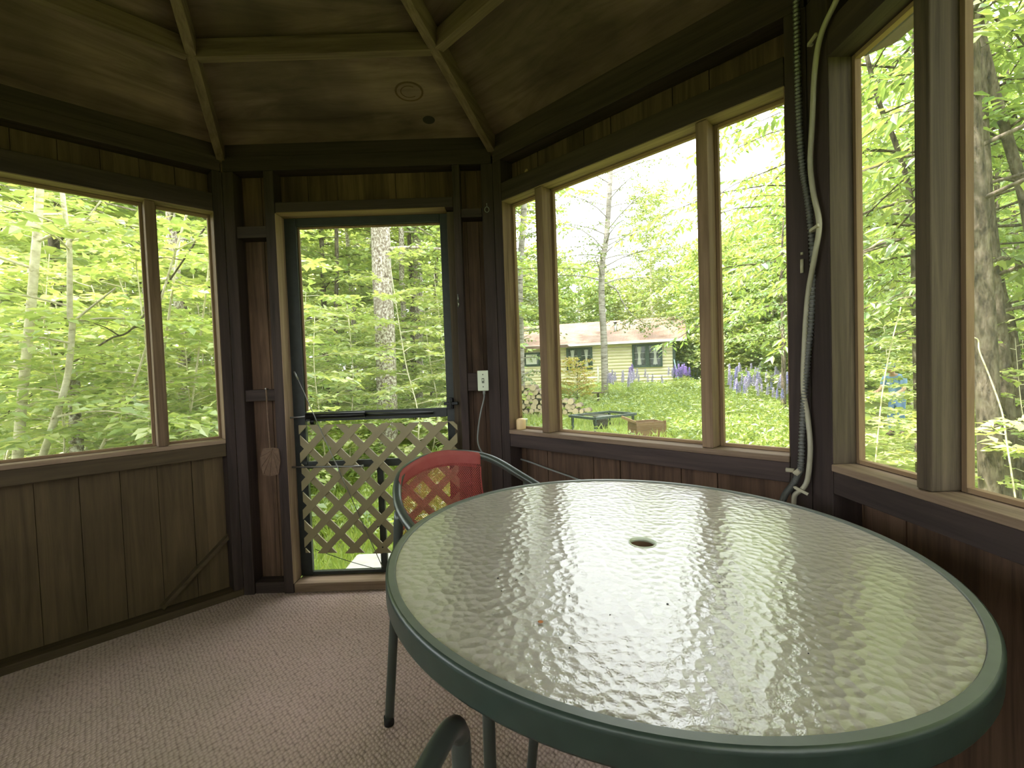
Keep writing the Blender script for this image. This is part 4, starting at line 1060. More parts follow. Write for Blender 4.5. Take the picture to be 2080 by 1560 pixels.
# the large aspen behind the door
def straight(label, pts, y, r0, r1, seed, name='aspen_tree', mat='bark_aspen', up=7.0, leafm='leaf_wood', **kw):
    P = [at_depth(px, py, y) for px, py in pts]; P = ground_first(0, 0, y, P)
    d = (P[-1] - P[-2]).normalized(); d = (d + Vector((0, 0, 1))).normalized()
    P += [P[-1] + d * up * 0.5, P[-1] + d * up]
    k = dict(nb=16, h0=0.66, h1=1.0, blen=1.8, nt=10, tl=0.5, spacing=0.1, L=0.12, W=0.08, flat=0.5)
    k.update(kw)
    return own_tree(name, label, 'tree', P, r0, r1, (M[mat], M[leafm]), G(seed), **k)
straight('thick flecked grey and white aspen trunk in the middle of the screen door', [(788, 930), (787, 860), (783, 700), (776, 560), (772, 452)], 7.8, 0.185, 0.145, 11, up=6)
straight('slim white trunk right of the thick aspen in the screen door', [(822, 700), (820, 640), (816, 560), (815, 470)], 12.0, 0.075, 0.06, 12)
straight('distant spotted trunk near the right side of the screen door', [(850, 720), (850, 600), (846, 480)], 13.0, 0.13, 0.11, 13)
straight('thin dark trunk left of the thick aspen in the screen door', [(684, 760), (682, 640), (684, 520)], 10.5, 0.05, 0.04, 14, mat='bark_dark')

# birches in the yard
bk = dict(L=0.085, W=0.062, spacing=0.10, flat=0.9, droop=0.35, leafm='leaf_birch')
lowb = [at_depth(*q, 16.3) for q in ((1234, 578), (1252, 588), (1264, 612), (1284, 640), (1312, 658))]
bt = straight('white birch with sparse crown standing in front of the cabin', [(1229, 828), (1227, 700), (1222, 600), (1224, 530), (1232, 480), (1240, 350)], 16.4, 0.135, 0.075, 21, name='birch_tree', mat='bark_birch', up=4.5,
         nb=46, h0=0.40, h1=1.0, blen=2.6, nt=12, tl=0.65, vj=0.6, rise=0.5, sag=0.35, brad=0.22, extra=[(lowb, 0.035, 0.012)], **bk)
lv = Leaves(); g = G(77)
for q in ((1262, 640), (1285, 648), (1300, 655), (1325, 662), (1345, 655), (1365, 650), (1385, 655), (1320, 648), (1300, 668), (1275, 655)):
    c = np.array(at_depth(q[0], q[1], 16.2)) - np.array(bt.location)
    for j in range(7): twig_leaves(lv, c + g.normal(0, 0.18, 3) * np.array([1.6, 1.6, 0.5]), unit(g.normal(0, 1, 3) * np.array([1, 1, 0.3])), 0.5, 0.09, 0.10, 0.07, g, 0.6, 0.3)
link('low_bough', lv.mesh('low_bough', M['leaf_birch']), bt)
straight('birch seen in the narrow left pane of the wide window', [(1060, 812), (1058, 700), (1056, 560), (1064, 430)], 13.2, 0.105, 0.08, 22, name='birch_tree', mat='bark_birch', up=4.5,
         nb=36, h0=0.18, h1=1.0, blen=1.1, nt=10, tl=0.5, vj=0.5, rise=0.4, sag=0.4, brad=0.2, **bk)
place('poplar_tree', plant_meshes('p', (M['bark_pale'], M['leaf_yard']), (tall(11.2, 0.2), 0.14, 0.02, 90, 0.15, 1.0, 1.1, G(31)), dict(nt=15, tl=0.6, spacing=0.085, L=0.15, W=0.105, shape=shp, flat=0.8, rise=0.5, vj=0.9)),
      gp(*polar(0.315, 27)), 0.5, 1.0, 'tall yellow green poplar behind the birch and the cabin roof', 'tree')

# tree line behind the cabin
LL = [(-0.02, 30), (0.03, 36), (0.07, 31), (0.11, 37), (0.15, 33), (0.20, 38), (0.245, 34), (0.285, 39), (0.33, 35), (0.37, 40), (0.41, 33), (0.45, 37), (0.49, 31), (0.53, 35), (0.57, 30), (0.61, 33), (0.65, 29), (0.70, 31), (0.055, 42), (0.17, 44), (0.27, 45), (0.39, 45), (0.5, 43)]
for i, (u, y) in enumerate(LL):
    x, y = polar(u, y)
    s_ = rng.uniform(0.9, 1.1) * (0.93 if u < 0.40 else 1.15)
    place('treeline_tree', LINE[i % 3], gp(x, y), rng.uniform(0, 6.28), s_, 'bright yellow green tree in the tree line behind the cabin', 'tree', 'tree line behind the cabin')
for i, (u, y, s_) in enumerate([(0.43, 24, 0.75), (0.475, 21.5, 0.72), (0.53, 22.5, 0.8), (0.585, 20, 0.8), (0.63, 18, 0.85), (0.68, 20, 0.9)]):
    x, y = polar(u, y)
    place('hedgerow_tree', LINE[(i + 1) % 3], gp(x, y), rng.uniform(0, 6.28), s_, 'bushy green tree right of the cabin deck', 'tree', 'bushy trees right of the deck')
YS = [plant_meshes('y', (M['bark_pale'], M['leaf_yard']), ([(0, 0, -0.05), (0.05, 0.03, 0.5), (0.0, 0.0, 1.1)], 0.012, 0.004, 30, 0.05, 1.0, 0.75, G(520 + i)), dict(nt=9, tl=0.4, spacing=0.085, L=0.14, W=0.09, flat=0.7, rise=0.6, vj=0.5, brad=0.4)) for i in range(2)]
for i, (u, y, s_) in enumerate([(0.375, 24.5, 1.3), (0.405, 25, 1.5), (0.44, 24.5, 1.4), (0.475, 20.5, 1.2), (0.50, 19.8, 1.1), (0.525, 20.2, 1.3), (0.55, 19.6, 1.2), (0.575, 19.2, 1.3), (0.60, 18.8, 1.2), (0.625, 17.5, 1.2), (0.49, 17.5, 0.6), (0.54, 17.2, 0.65), (0.585, 16.5, 0.65)]):
    x, y = polar(u, y)
    place('garden_shrub', YS[i % 2], gp(x, y), rng.uniform(0, 6.28), s_, 'bright sunlit shrub growing around the deck and the lupins', 'shrub', 'garden shrubs around the deck', parts=('stem', 'crown'))
# broad ash whose boughs hang into the right pane
x, y = polar(0.715, 8.6)
place('ash_tree', ASH[0], gp(x, y), 2.2, 1.12, 'ash tree whose boughs hang into the right pane of the wide window', 'tree')
x, y = polar(0.60, 13.5)
place('ash_tree', ASH[1], gp(x, y), 0.6, 0.82, 'rounded green ash tree behind the lupins at the right of the yard', 'tree')

# trunks beyond the window by the table
tk = dict(nb=12, h0=0.45, h1=1.0, blen=1.7, nt=9, tl=0.5, spacing=0.085, L=0.15, W=0.06, rise=0.25, sag=0.45, droop=0.4, flat=0.4, leafm='leaf_ash', mat='bark_dark', up=3.5)
straight('thickest grey brown trunk in the window beside the table', [(2014, 1000), (2008, 850), (1998, 640), (1984, 420), (1972, 250)], 3.9, 0.086, 0.066, 41, name='maple_tree', **tk)
straight('trunk right behind the thickest one by the table window', [(2052, 980), (2040, 800), (2022, 620), (2006, 480)], 4.3, 0.075, 0.05, 42, name='maple_tree', **tk)
straight('slender dark trunk nearest the right edge of the picture', [(2076, 900), (2068, 760), (2050, 640), (2030, 560)], 4.8, 0.045, 0.03, 43, name='maple_tree', **tk)
sapling('leaning grey limb crossing the upper right window', [(2110, 560), (2078, 392), (2044, 272), (2008, 140), (1982, 10)], 4.4, 0.048, 0.036, 44, name='maple_tree', mat='bark_dark', leafm='leaf_ash', L=0.15, W=0.06, droop=0.4, blen=1.4, nb=8)
sapling('thin grey stem leaning behind the left pane by the table', [(1858, 640), (1852, 420), (1822, 300), (1780, 190)], 5.6, 0.035, 0.022, 45, name='maple_tree', mat='bark_dark', leafm='leaf_ash', L=0.14, W=0.056, droop=0.4, blen=1.3, nb=9)
sapling('pale bare twig rising in the left pane by the table', [(1782, 900), (1792, 800), (1808, 710), (1830, 624)], 4.6, 0.007, 0.005, 46, blen=0.4, nb=3, h0=0.1, h1=0.4, tip=False)
sapling('pale crooked twig in front of the thickest trunk', [(2046, 905), (2036, 840), (2012, 770), (1990, 715), (1986, 690), (1968, 684)], 3.5, 0.006, 0.004, 47, blen=0.4, nb=3, h0=0.1, h1=0.3, tip=False)
x, y = polar(0.935, 5.4)
place('ash_tree', ASH[2], gp(x, y), 1.1, 0.95, 'ash tree with broad leaf sprays filling the panes beside the table', 'tree')
x, y = polar(1.17, 5.0)
place('ash_tree', ASH[1], gp(x, y), 4.1, 0.95, 'ash tree leaning over the far right pane beside the table', 'tree')

DENSE = plant_meshes('d', (M['bark_dark'], M['leaf_wood']), (tall(8.5, 0.2), 0.09, 0.02, 84, 0.47, 1.0, 2.0, G(150)), dict(nt=16, tl=0.62, spacing=0.10, L=0.20, W=0.13, flat=0.4))  # dense crowns added out of view to keep sun patches off the floor
for (x, y, a) in ((-4.7, 1.05, 0.5), (-4.9, -0.8, 2.0), (-4.0, -2.6, 4.0)):
    place('woodland_tree', DENSE, gp(x, y), a, 1.0, 'woodland tree whose crown shades the left side of the gazebo', 'tree', 'woodland trees shading the gazebo')
# woods to the right of the picture
for i, (a, d_) in enumerate(((24, 7.5), (14, 9.0), (4, 7.0), (-6, 8.5), (-16, 7.2), (20, 12), (8, 13), (-10, 12.5), (28, 15), (-2, 16))):
    x, y = d_ * cos(radians(a)), d_ * sin(radians(a))
    place('woodland_tree', FOREST[i % 4], gp(x, y), rng.uniform(0, 6.28), 0.95, 'woodland tree standing out of the picture to the right', 'tree', 'woodland trees right of the picture')
for i, (a, d_) in enumerate(((27, 5.0), (18, 5.6), (9, 5.0), (0, 5.8), (-9, 5.2), (-18, 5.6), (22, 8), (5, 9))):
    x, y = d_ * cos(radians(a)), d_ * sin(radians(a))
    place('woodland_shrub', SHRUB[i % 4], gp(x, y), rng.uniform(0, 6.28), 0.85, 'leafy shrub growing out of the picture to the right', 'shrub', 'shrubs right of the picture', parts=('stem', 'crown'))
# woods around the sides that the camera does not face (they tint the light and the reflections)
for i in range(11):
    a = radians(200 + i * 14.5); rr_ = 7.5 + 2.5 * (i % 3)
    x, y = rr_ * cos(a), rr_ * sin(a)
    place('woodland_tree', FOREST[i % 4], gp(x, y), rng.uniform(0, 6.28), 0.95, 'woodland tree standing behind the camera', 'tree', 'woodland trees behind the camera')

# ------------------------------------------------------------------ grass and weeds of the yard
def grass_field():
    g = G(55); P = []; H = []
    def sector(n, u0, u1, y0, y1, pw=1.0):
        y = y0 + (y1 - y0) * g.random(n) ** pw; u = u0 + (u1 - u0) * g.random(n)
        return np.stack([u * y, y], 1)
    A = np.concatenate([sector(30000, -0.08, 0.74, 5.5, 13, 1.1), sector(22000, -0.06, 0.72, 12, 23), sector(7000, -0.46, -0.10, 3.2, 8.0)])
    ok = ~((A[:, 0] > -1.2) & (A[:, 0] < 0.35) & (A[:, 1] < 3.6))
    for px_, py_, dd, rad in ((1224, 843, 10.4, 0.85), (1312, 880, 9.3, 0.5), (1062, 862, 10.8, 0.3)):
        q_ = at_depth(px_, py_, dd); f_ = np.clip((q_.y - A[:, 1]) / 1.5, 0, 1)
        ok &= ~((np.abs(A[:, 0] - q_.x - (A[:, 1] - q_.y) * 0.15) < rad) & (A[:, 1] < q_.y + rad * 0.6) & (A[:, 1] > q_.y - 1.5) & (g.random(len(A)) < 0.8))
    A = A[ok]; n = len(A)
    z = np.array([ground_z(x, y) for x, y in A])
    B = np.concatenate([A, z[:, None]], 1)
    d = g.normal(0, 0.33, (n, 3)); d[:, 2] = 1
    Lh = g.uniform(0.12, 0.30, n) * (0.6 + 0.035 * A[:, 1])
    lv = Leaves(); lv.add(B, d, g.normal(0, 1, (n, 3)), Lh, 0.010 + 0.0014 * A[:, 1], 0.15, 0.05)
    o = link('grass', lv.mesh('grass', M['grass'])); tag(o, 'tall bright green grass covering the yard', 'grass', kind='stuff')
    CLEAR = [(at_depth(1224, 843, 10.4), 0.85), (at_depth(1312, 880, 9.3), 0.5), (at_depth(1062, 862, 10.8), 0.3), (at_depth(1130, 860, 12.2), 1.3)]
    # broad leafed weeds
    A = np.concatenate([sector(2300, -0.06, 0.72, 6.0, 12), sector(2600, -0.02, 0.72, 12, 21), sector(260, -0.45, -0.12, 4, 8)])
    lv = Leaves()
    for x, y in A:
        if -1.2 < x < 0.35 and y < 3.6: continue
        if any(abs(x - q_.x - (y - q_.y) * 0.15) < rad and q_.y - 1.6 < y < q_.y + rad for q_, rad in CLEAR): continue
        k = 9; z0 = ground_z(x, y); hh = g.uniform(0.08, 0.34) * (0.2 + 0.065 * y if y < 13 else 1.1)
        P = np.stack([np.full(k, x), np.full(k, y), z0 + hh * g.random(k)], 1) + g.normal(0, 0.05, (k, 3))
        D = g.normal(0, 1, (k, 3)); D[:, 2] = np.abs(D[:, 2]) * 0.4
        N_ = g.normal(0, 0.5, (k, 3)) + UP
        lv.add(P, D, N_, g.uniform(0.07, 0.15, k) * (0.8 + 0.03 * y), 0.05 * (0.8 + 0.03 * y), 0.1)
    o = link('weeds', lv.mesh('weeds', M['leaf_yard'])); tag(o, 'broad leafed weeds growing through the yard grass', 'weeds', kind='stuff')
grass_field()

# ------------------------------------------------------------------ lupins
def lupin_mesh(seed, mat):
    g = G(seed); lv = Leaves(); n = 130
    t = g.random(n) ** 0.8; a = g.uniform(0, 6.28, n); r = 0.05 * (1 - 0.75 * t)
    P = np.stack([r * 0.3 * np.cos(a), r * 0.3 * np.sin(a), 0.62 + 0.36 * t], 1)
    D = np.stack([np.cos(a), np.sin(a), g.uniform(0.1, 0.6, n)], 1)
    lv.add(P, D, UP[None] + g.normal(0, 0.3, (n, 3)), 0.066 * (1 - 0.5 * t), 0.046 * (1 - 0.5 * t), 0.0, 0.3)
    sp = lv.mesh('flower_spike', mat)
    lf = Leaves()
    for j in range(9):
        h = g.uniform(0.12, 0.55); aa = g.uniform(0, 6.28); c = np.array([0.16 * cos(aa), 0.16 * sin(aa), h])
        th = np.arange(8) * 0.785
        D = np.stack([np.cos(th), np.sin(th), np.full(8, 0.12)], 1)
        lf.add(np.repeat(c[None], 8, 0), D, UP[None] + g.normal(0, 0.15, (8, 3)), 0.09, 0.026, 0.1)
    lm = lf.mesh('palmate_leaf_whorl', M['leaf_yard'])
    b = MB(); b.tube([(0, 0, -0.02), (0.01, 0, 0.5), (0, 0, 0.97)], [0.006, 0.005, 0.002], 6)
    return (b.mesh('stem', M['grass']), sp, lm)
LUP = {'purple': lupin_mesh(1, M['lup_purple']), 'pale': lupin_mesh(2, M['lup_pale']), 'blue': lupin_mesh(3, M['lup_blue'])}
def lupin(px, y, kind, where, sc):
    p = at_depth(px, 800, y); lab = {'purple': 'deep purple', 'pale': 'pale lilac white', 'blue': 'blue violet'}[kind]
    z = ground_z(p.x, p.y)
    place('lupin', LUP[kind], (p.x, p.y, z), rng.uniform(0, 6.28), sc, '%s lupin spike %s' % (lab, where), 'flower', '%s lupins %s' % (lab, where), parts=('stem', 'flower_spike', 'leaf_whorl'))
for i in range(20): lupin(rng.uniform(1236, 1300), rng.uniform(14.8, 17.5), 'pale', 'along the fence posts left of centre in the yard', rng.uniform(0.8, 1.1))
for i in range(5): lupin(rng.uniform(1278, 1298), rng.uniform(18.5, 20), 'purple', 'against the cabin wall', rng.uniform(0.95, 1.15))
for i in range(14): lupin(rng.uniform(1370, 1404), rng.uniform(17.5, 19.5), 'purple', 'at the cabin corner by the deck', rng.uniform(0.9, 1.1))
for i in range(7): lupin(rng.uniform(1310, 1370), rng.uniform(16, 19), 'pale', 'in front of the cabin window', rng.uniform(0.75, 1.0))
for i in range(84): lupin(rng.uniform(1482, 1610), rng.uniform(14.5, 19), 'pale' if rng.random() < 0.7 else 'blue', 'in the bank right of the deck', rng.uniform(0.75, 1.1))
for i in range(12): lupin(rng.uniform(1486, 1600), rng.uniform(12.0, 14), 'blue' if rng.random() < 0.6 else 'pale', 'in front of the lupin bank', rng.uniform(0.7, 0.95))
rs = plant_meshes('r', (M['bark_dark'], M['leaf_rust']), ([(0, 0, 0), (0.02, 0, 0.6), (0.05, 0, 1.25)], 0.012, 0.004, 34, 0.1, 1.0, 0.62, G(61)), dict(nt=8, tl=0.3, spacing=0.06, L=0.09, W=0.05, flat=0.7, rise=0.6, brad=0.4))
p = at_depth(1172, 800, 15.5); place('flowering_shrub', rs, gp(p.x, p.y), 0.4, 1.08, 'yellow and rusty orange shrub in front of the cabin wall', 'shrub', parts=('stem', 'crown'))

# ------------------------------------------------------------------ cabin
def cabin():
    c0 = at_depth(1372, 787, 22.0); dx = Vector((-0.94, 0.34, 0)).normalized()
    rz = math.atan2(dx.y, dx.x)
    root = thing('cabin', 'cream log sided cabin with brown shingle roof and dark green windows', 'cabin', c0, rz)
    Lx, Dy, Hh = 10.5, 6.0, 2.42
    b = MB()
    b.box(0.05, Lx - 0.05, -Dy + 0.05, -0.06, -0.3, Hh + 0.1)
    n = 15; ch = Hh / n
    for i in range(n):                              # rounded log courses
        z0 = i * ch; pr = [(-0.06, z0)] + [(-0.055 + 0.055 * sin(pi * (k + 0.5) / 6), z0 + ch * (k + 0.5) / 6) for k in range(6)] + [(-0.06, z0 + ch)]
        vs = [(0.02, y, z) for y, z in pr] + [(Lx - 0.02, y, z) for y, z in pr]; m = len(pr)
        b.add(vs, [(k, k + 1, m + k + 1, m + k) for k in range(m - 1)] + [tuple(range(m))[::-1], tuple(range(m, 2 * m))], False)
    b.build('wall', M['log_siding'], root)
    b = MB(); b.add([(0.04, 0.0, Hh), (0.04, -Dy, Hh), (0.04, -Dy / 2, Hh + 1.2)], [(0, 1, 2)]); b.build('gable', M['log_siding'], root)
    b = MB(); b.box(-0.03, 0.09, -0.09, 0.02, -0.2, Hh); b.build('corner_board', M['green_trim'], root)
    sl = 0.40; ez, ov = Hh + 0.02, 0.42; rzv = ez + sl * (Dy / 2)
    b = MB()
    def slab(xa, xb, ya, yb, t=0.06):
        za, zb = rzv - sl * (ya + Dy / 2), rzv - sl * (yb + Dy / 2)
        b.add([(xa, ya, za), (xb, ya, za), (xb, yb, zb), (xa, yb, zb), (xa, ya, za + t), (xb, ya, za + t), (xb, yb, zb + t), (xa, yb, zb + t)],
              [(0, 1, 2, 3), (7, 6, 5, 4), (0, 4, 5, 1), (1, 5, 6, 2), (2, 6, 7, 3), (3, 7, 4, 0)])
    slab(-0.55, Lx + 0.4, -Dy / 2, ov)
    b2 = MB(); zr = rzv
    b.add([(-0.55, -Dy / 2, zr), (Lx + 0.4, -Dy / 2, zr), (Lx + 0.4, -Dy - ov, zr - sl * (Dy / 2 + ov)), (-0.55, -Dy - ov, zr - sl * (Dy / 2 + ov)),
           (-0.55, -Dy / 2, zr + 0.06), (Lx + 0.4, -Dy / 2, zr + 0.06), (Lx + 0.4, -Dy - ov, zr - sl * (Dy / 2 + ov) + 0.06), (-0.55, -Dy - ov, zr - sl * (Dy / 2 + ov) + 0.06)],
          [(3, 2, 1, 0), (4, 5, 6, 7), (2, 6, 5, 1), (3, 7, 6, 2), (0, 4, 7, 3)])
    b.build('roof', M['shingle'], root)
    b = MB(); b.box(-0.55, Lx + 0.4, ov, ov + 0.03, ez - sl * ov - 0.06, ez - sl * ov + 0.06); b.build('fascia', M['white_paint'], root)
    # lower porch eave at the left half
    b = MB(); b.box(5.05, Lx + 0.4, 0.02, 0.72, Hh - 0.22, Hh - 0.16); b.box(5.05, Lx + 0.4, 0.70, 0.73, Hh - 0.26, Hh - 0.12); b.build('porch_eave', M['shingle'], root)
    def win(x, w, z0, z1, trim, sashes=2, curtain=True):
        t = 0.10
        b = MB(); y = 0.06
        b.box(x - w / 2, x - w / 2 + t, -0.05, y, z0, z1); b.box(x + w / 2 - t, x + w / 2, -0.05, y, z0, z1); b.box(x - w / 2 + t, x + w / 2 - t, -0.05, y, z1 - t, z1); b.box(x - w / 2 + t, x + w / 2 - t, -0.05, y, z0, z0 + t)
        if sashes == 2: b.box(x - 0.09, x + 0.09, -0.05, y - 0.01, z0 + t, z1 - t)
        f = b.build('window', M[trim], root)
        b = MB(); b.box(x - w / 2 + t, x + w / 2 - t, -0.05, 0.005, z0 + t, z1 - t); b.build('pane', M['pane'], f)
        if curtain:
            for s in (-1, 1):
                cx = x + s * (w / 4 + 0.02)
                b = MB()
                b.add([(cx - 0.11, 0.012, z1 - t - 0.02), (cx + 0.11, 0.012, z1 - t - 0.02), (cx + 0.05, 0.012, (z0 + z1) / 2), (cx + 0.10, 0.012, z0 + t + 0.04), (cx - 0.10, 0.012, z0 + t + 0.04), (cx - 0.05, 0.012, (z0 + z1) / 2)], [(0, 1, 2, 5), (5, 2, 3, 4)])
                sv = b.v; b.v = sv + [(px_, 0.007, pz_) for px_, py_, pz_ in sv]; b.f += [[k + 6 for k in f_][::-1] for f_ in b.f] + [[k, (k + 1) % 6, (k + 1) % 6 + 6, k + 6] for k in range(6)]; b.sm = [False] * len(b.f); b.mi = [0] * len(b.f)
                b.build('curtain', M['curtain'], f)
                b = MB(); b.box(cx - 0.006, cx + 0.006, 0.006, 0.02, z0 + t, z1 - t)
                for q in (0.33, 0.66): zz = z0 + t + (z1 - z0 - 2 * t) * q; b.box(cx - w / 4 + 0.1, cx + w / 4 - 0.1, 0.006, 0.018, zz - 0.006, zz + 0.006)
                b.build('glazing_bar', M['white_paint'], f)
        return f
    zb = c0.z
    win(1.27, 1.42, 1.02 - 0.0, 2.16, 'green_trim'); win(4.62, 1.34, 1.0, 2.14, 'green_trim'); win(7.2, 0.95, 1.28, 2.0, 'green_trim', 1, False)
    b = MB(); b.box(6.9, 7.5, 0.0, 0.03, 1.38, 1.90); b.box(6.98, 7.42, 0.028, 0.035, 1.45, 1.83); b.build('white_sash', M['white_paint'], root)
    b = MB(); b.tube([(3.68, 0.06, -0.1), (3.68, 0.06, 1.05), (3.68, -0.02, 1.12)], 0.05, 8); b.build('downpipe', M['white_paint'], root)
    b = MB(); b.tube([(2.9, -1.2, 2.5), (2.9, -1.2, 3.42)], 0.075, 12); b.lathe([(0.12, 0), (0.12, 0.03), (0.02, 0.09)], (2.9, -1.2, 3.42), 12); b.build('vent_pipe', M['steel'], root)
    # deck at the right end
    dk = thing('deck', 'blue green wooden deck with dark baluster railing at the cabin end', 'deck', c0, rz)
    fz = 0.36
    b = MB(); b.box(-2.75, -0.06, -2.2, -0.25, fz - 0.05, fz); b.build('floor_board', M['deck_green'], dk)
    b = MB(); b.box(-2.76, -0.06, -0.249, -0.21, fz - 0.32, fz + 0.002); b.build('skirt', M['deck_green'], dk)
    for x in (-2.72, -1.4, -0.14):
        b = MB(); b.box(x - 0.05, x + 0.05, -0.20, -0.10, -0.35, fz + 0.92); b.build('post', M['deck_green'], dk)
    b = MB(); b.box(-2.75, -0.1, -0.19, -0.11, fz + 0.80, fz + 0.86); b.build('top_rail', M['iron'], dk)
    b = MB(); b.box(-2.75, -0.1, -0.17, -0.13, fz + 0.08, fz + 0.12); b.build('bottom_rail', M['iron'], dk)
    x = -2.6
    while x < -0.18:
        b = MB(); b.box(x - 0.014, x + 0.014, -0.165, -0.135, fz + 0.12, fz + 0.80); b.build('baluster', M['iron'], dk); x += 0.16
    b = MB(); b.beam((-1.9, 0.0, fz + 0.75), (-2.7, 0.9, fz + 0.25), 0.05, 0.06); b.build('stair_rail', M['deck_green'], dk)
    b = MB(); b.beam((-2.0, -0.05, fz - 0.05), (-2.8, 0.85, fz - 0.45), 0.05, 0.2); b.build('stringer', M['deck_green'], dk)
    mw = dk.matrix_basis if False else Matrix.Translation(c0) @ Matrix.Rotation(rz, 4, 'Z')
    b = MB(); b.tube([mw @ Vector((-0.22, 0.30, -0.1)), mw @ Vector((0.03, 0.05, 1.35))], 0.03, 8)
    tag(b.build('pole', M['pole_blue']), 'pale blue pole leaning on the cabin corner', 'pole')
    pt = thing('flower_pot', 'blue flower pot at the cabin corner beside the deck', 'flower pot', mw @ Vector((-0.48, 0.12, -0.08)))
    b = MB(); b.lathe([(0.13, 0), (0.19, 0.30), (0.205, 0.30), (0.205, 0.34), (0.16, 0.34), (0.15, 0.28), (0.0, 0.27)], n=18); b.build('pot', M['plastic_blue'], pt)
    lv = Leaves(); g = G(5); n = 60; D = g.normal(0, 1, (n, 3)); D[:, 2] = np.abs(D[:, 2]) + 0.3
    lv.add(np.repeat(np.array([[0, 0, 0.3]]), n, 0) + unit(D) * g.uniform(0, 0.2, (n, 1)), D, g.normal(0, 1, (n, 3)), 0.14, 0.07); link('foliage', lv.mesh('foliage', M['leaf_rust']), pt)
cabin()

# ------------------------------------------------------------------ yard things
def firewood():
    variants = []
    for v in range(6):
        g = random.Random(v); b = MB(); r = 0.075 * g.uniform(0.75, 1.15); n = 10
        split = v % 3 == 2
        pr = [(r * cos(2 * pi * k / n) * (1 + 0.08 * g.uniform(-1, 1)), r * sin(2 * pi * k / n) * (1 + 0.08 * g.uniform(-1, 1))) for k in range(n)]
        if split: pr = [(x, max(z, -r * 0.15)) for x, z in pr]
        ln = g.uniform(0.34, 0.42)
        b.cur = 0; b.add([(x, -ln / 2, z) for x, z in pr] + [(x, ln / 2, z) for x, z in pr], [(k, (k + 1) % n, n + (k + 1) % n, n + k) for k in range(n)], True)
        b.cur = 1; b.add([(x, -ln / 2, z) for x, z in pr] + [(x, ln / 2, z) for x, z in pr], [tuple(range(n))[::-1], tuple(range(n, 2 * n))])
        variants.append((b.mesh('firewood_log', [M['log_bark'], M['log_end']]), r))
    g = random.Random(3); k = 0
    base = at_depth(1052, 860, 12.6); end = at_depth(1222, 864, 12.0)
    W = (end - base).length; dirv = (end - base).normalized(); ang = math.atan2(dirv.y, dirv.x)
    row = 0; z = 0.075
    while z < 0.85:
        x = 0.05 + (0.075 if row % 2 else 0)
        lim = W * (1.02 - 0.72 * (z / 0.85) ** 1.3) - 0.08
        while x < lim:
            me, r = variants[k % 6]
            p = base + dirv * (x + g.uniform(-0.012, 0.012)); gz = ground_z(p.x, p.y)
            o = link('firewood_log', me, None, (p.x, p.y + g.uniform(-0.06, 0.06), gz + z + g.uniform(-0.01, 0.01)), (g.uniform(-0.06, 0.06), 0 if k % 3 == 2 else g.uniform(0, 6.28), ang + g.uniform(-0.12, 0.12)))
            tag(o, 'split firewood log stacked in the woodpile left of the birch', 'firewood log', 'firewood logs in the woodpile')
            x += 0.152; k += 1
        z += 0.128; row += 1
firewood()

c = at_depth(1224, 843, 10.4); gz = ground_z(c.x, c.y)
ft = thing('iron_frame', 'low rectangular iron frame table standing in the yard grass', 'frame', (c.x, c.y, gz), 0.55)
hz = c.z - gz
for (xa, ya, xb, yb) in ((-0.62, -0.42, 0.62, -0.42), (-0.62, 0.42, 0.62, 0.42), (-0.62, -0.42, -0.62, 0.42), (0.62, -0.42, 0.62, 0.42)):
    b = MB(); b.beam((xa, ya, hz), (xb, yb, hz), 0.07, 0.05); b.build('frame_rail', M['iron'], ft)
for (x, y) in ((-0.57, -0.38), (0.57, -0.38), (-0.57, 0.38), (0.57, 0.38)):
    b = MB(); b.box(x - 0.022, x + 0.022, y - 0.022, y + 0.022, -0.02, hz - 0.02); b.build('leg', M['iron'], ft)
b = MB()
for i in range(7): xx = -0.35 + i * 0.06; b.tube([(xx, -0.38, hz + 0.01), (xx, 0.38, hz + 0.01)], 0.006, 6)
b.build('grill_grate', M['steel'], ft)
dp = at_depth(1220, 862, 10.6)
dr2 = thing('fire_drum', 'dark rusty drum standing under the iron frame', 'drum', (dp.x, dp.y, ground_z(dp.x, dp.y)))
b = MB(); b.lathe([(0.17, -0.02), (0.172, 0.06), (0.178, 0.07), (0.172, 0.08), (0.172, 0.17), (0.178, 0.18), (0.172, 0.19), (0.172, 0.30), (0.16, 0.30), (0.16, 0.05), (0.0, 0.04)], n=24); b.build('drum_body', M['drum'], dr2)
cp = at_depth(1312, 880, 9.3); gz = ground_z(cp.x, cp.y)
cr = thing('wooden_crate', 'brown wooden crate planter standing in the grass right of the iron frame', 'crate', (cp.x, cp.y, gz - 0.02), 0.22)
for (x0, x1, y0, y1) in ((-0.30, 0.30, -0.20, -0.175), (-0.30, 0.30, 0.175, 0.20), (-0.30, -0.275, -0.174, 0.174), (0.275, 0.30, -0.174, 0.174)):
    for k in range(2):
        b = MB(); b.box(x0, x1, y0, y1, 0.16 * k, 0.16 * k + 0.155); b.build('board', M['crate'], cr, bevel=0.004)
b = MB(); b.box(0.301, 0.34, -0.21, -0.17, 0, 0.33); b.build('corner_post', M['crate'], cr)
b = MB(); b.beam((-0.30, -0.15, 0.32), (-0.40, 0.25, 0.40), 0.03, 0.05); b.build('loose_slat', M['strip'], cr)
wp = at_depth(1062, 862, 10.8)
b = MB(); b.lathe([(0.09, 0.0), (0.115, 0.22), (0.12, 0.22), (0.12, 0.235), (0.105, 0.235), (0.09, 0.02), (0, 0.02)], n=18); wpo = thing('pail', 'white plastic pail in the grass below the woodpile', 'pail', (wp.x, wp.y, ground_z(wp.x, wp.y)))
b.build('pail_body', M['plastic_white'], wpo)
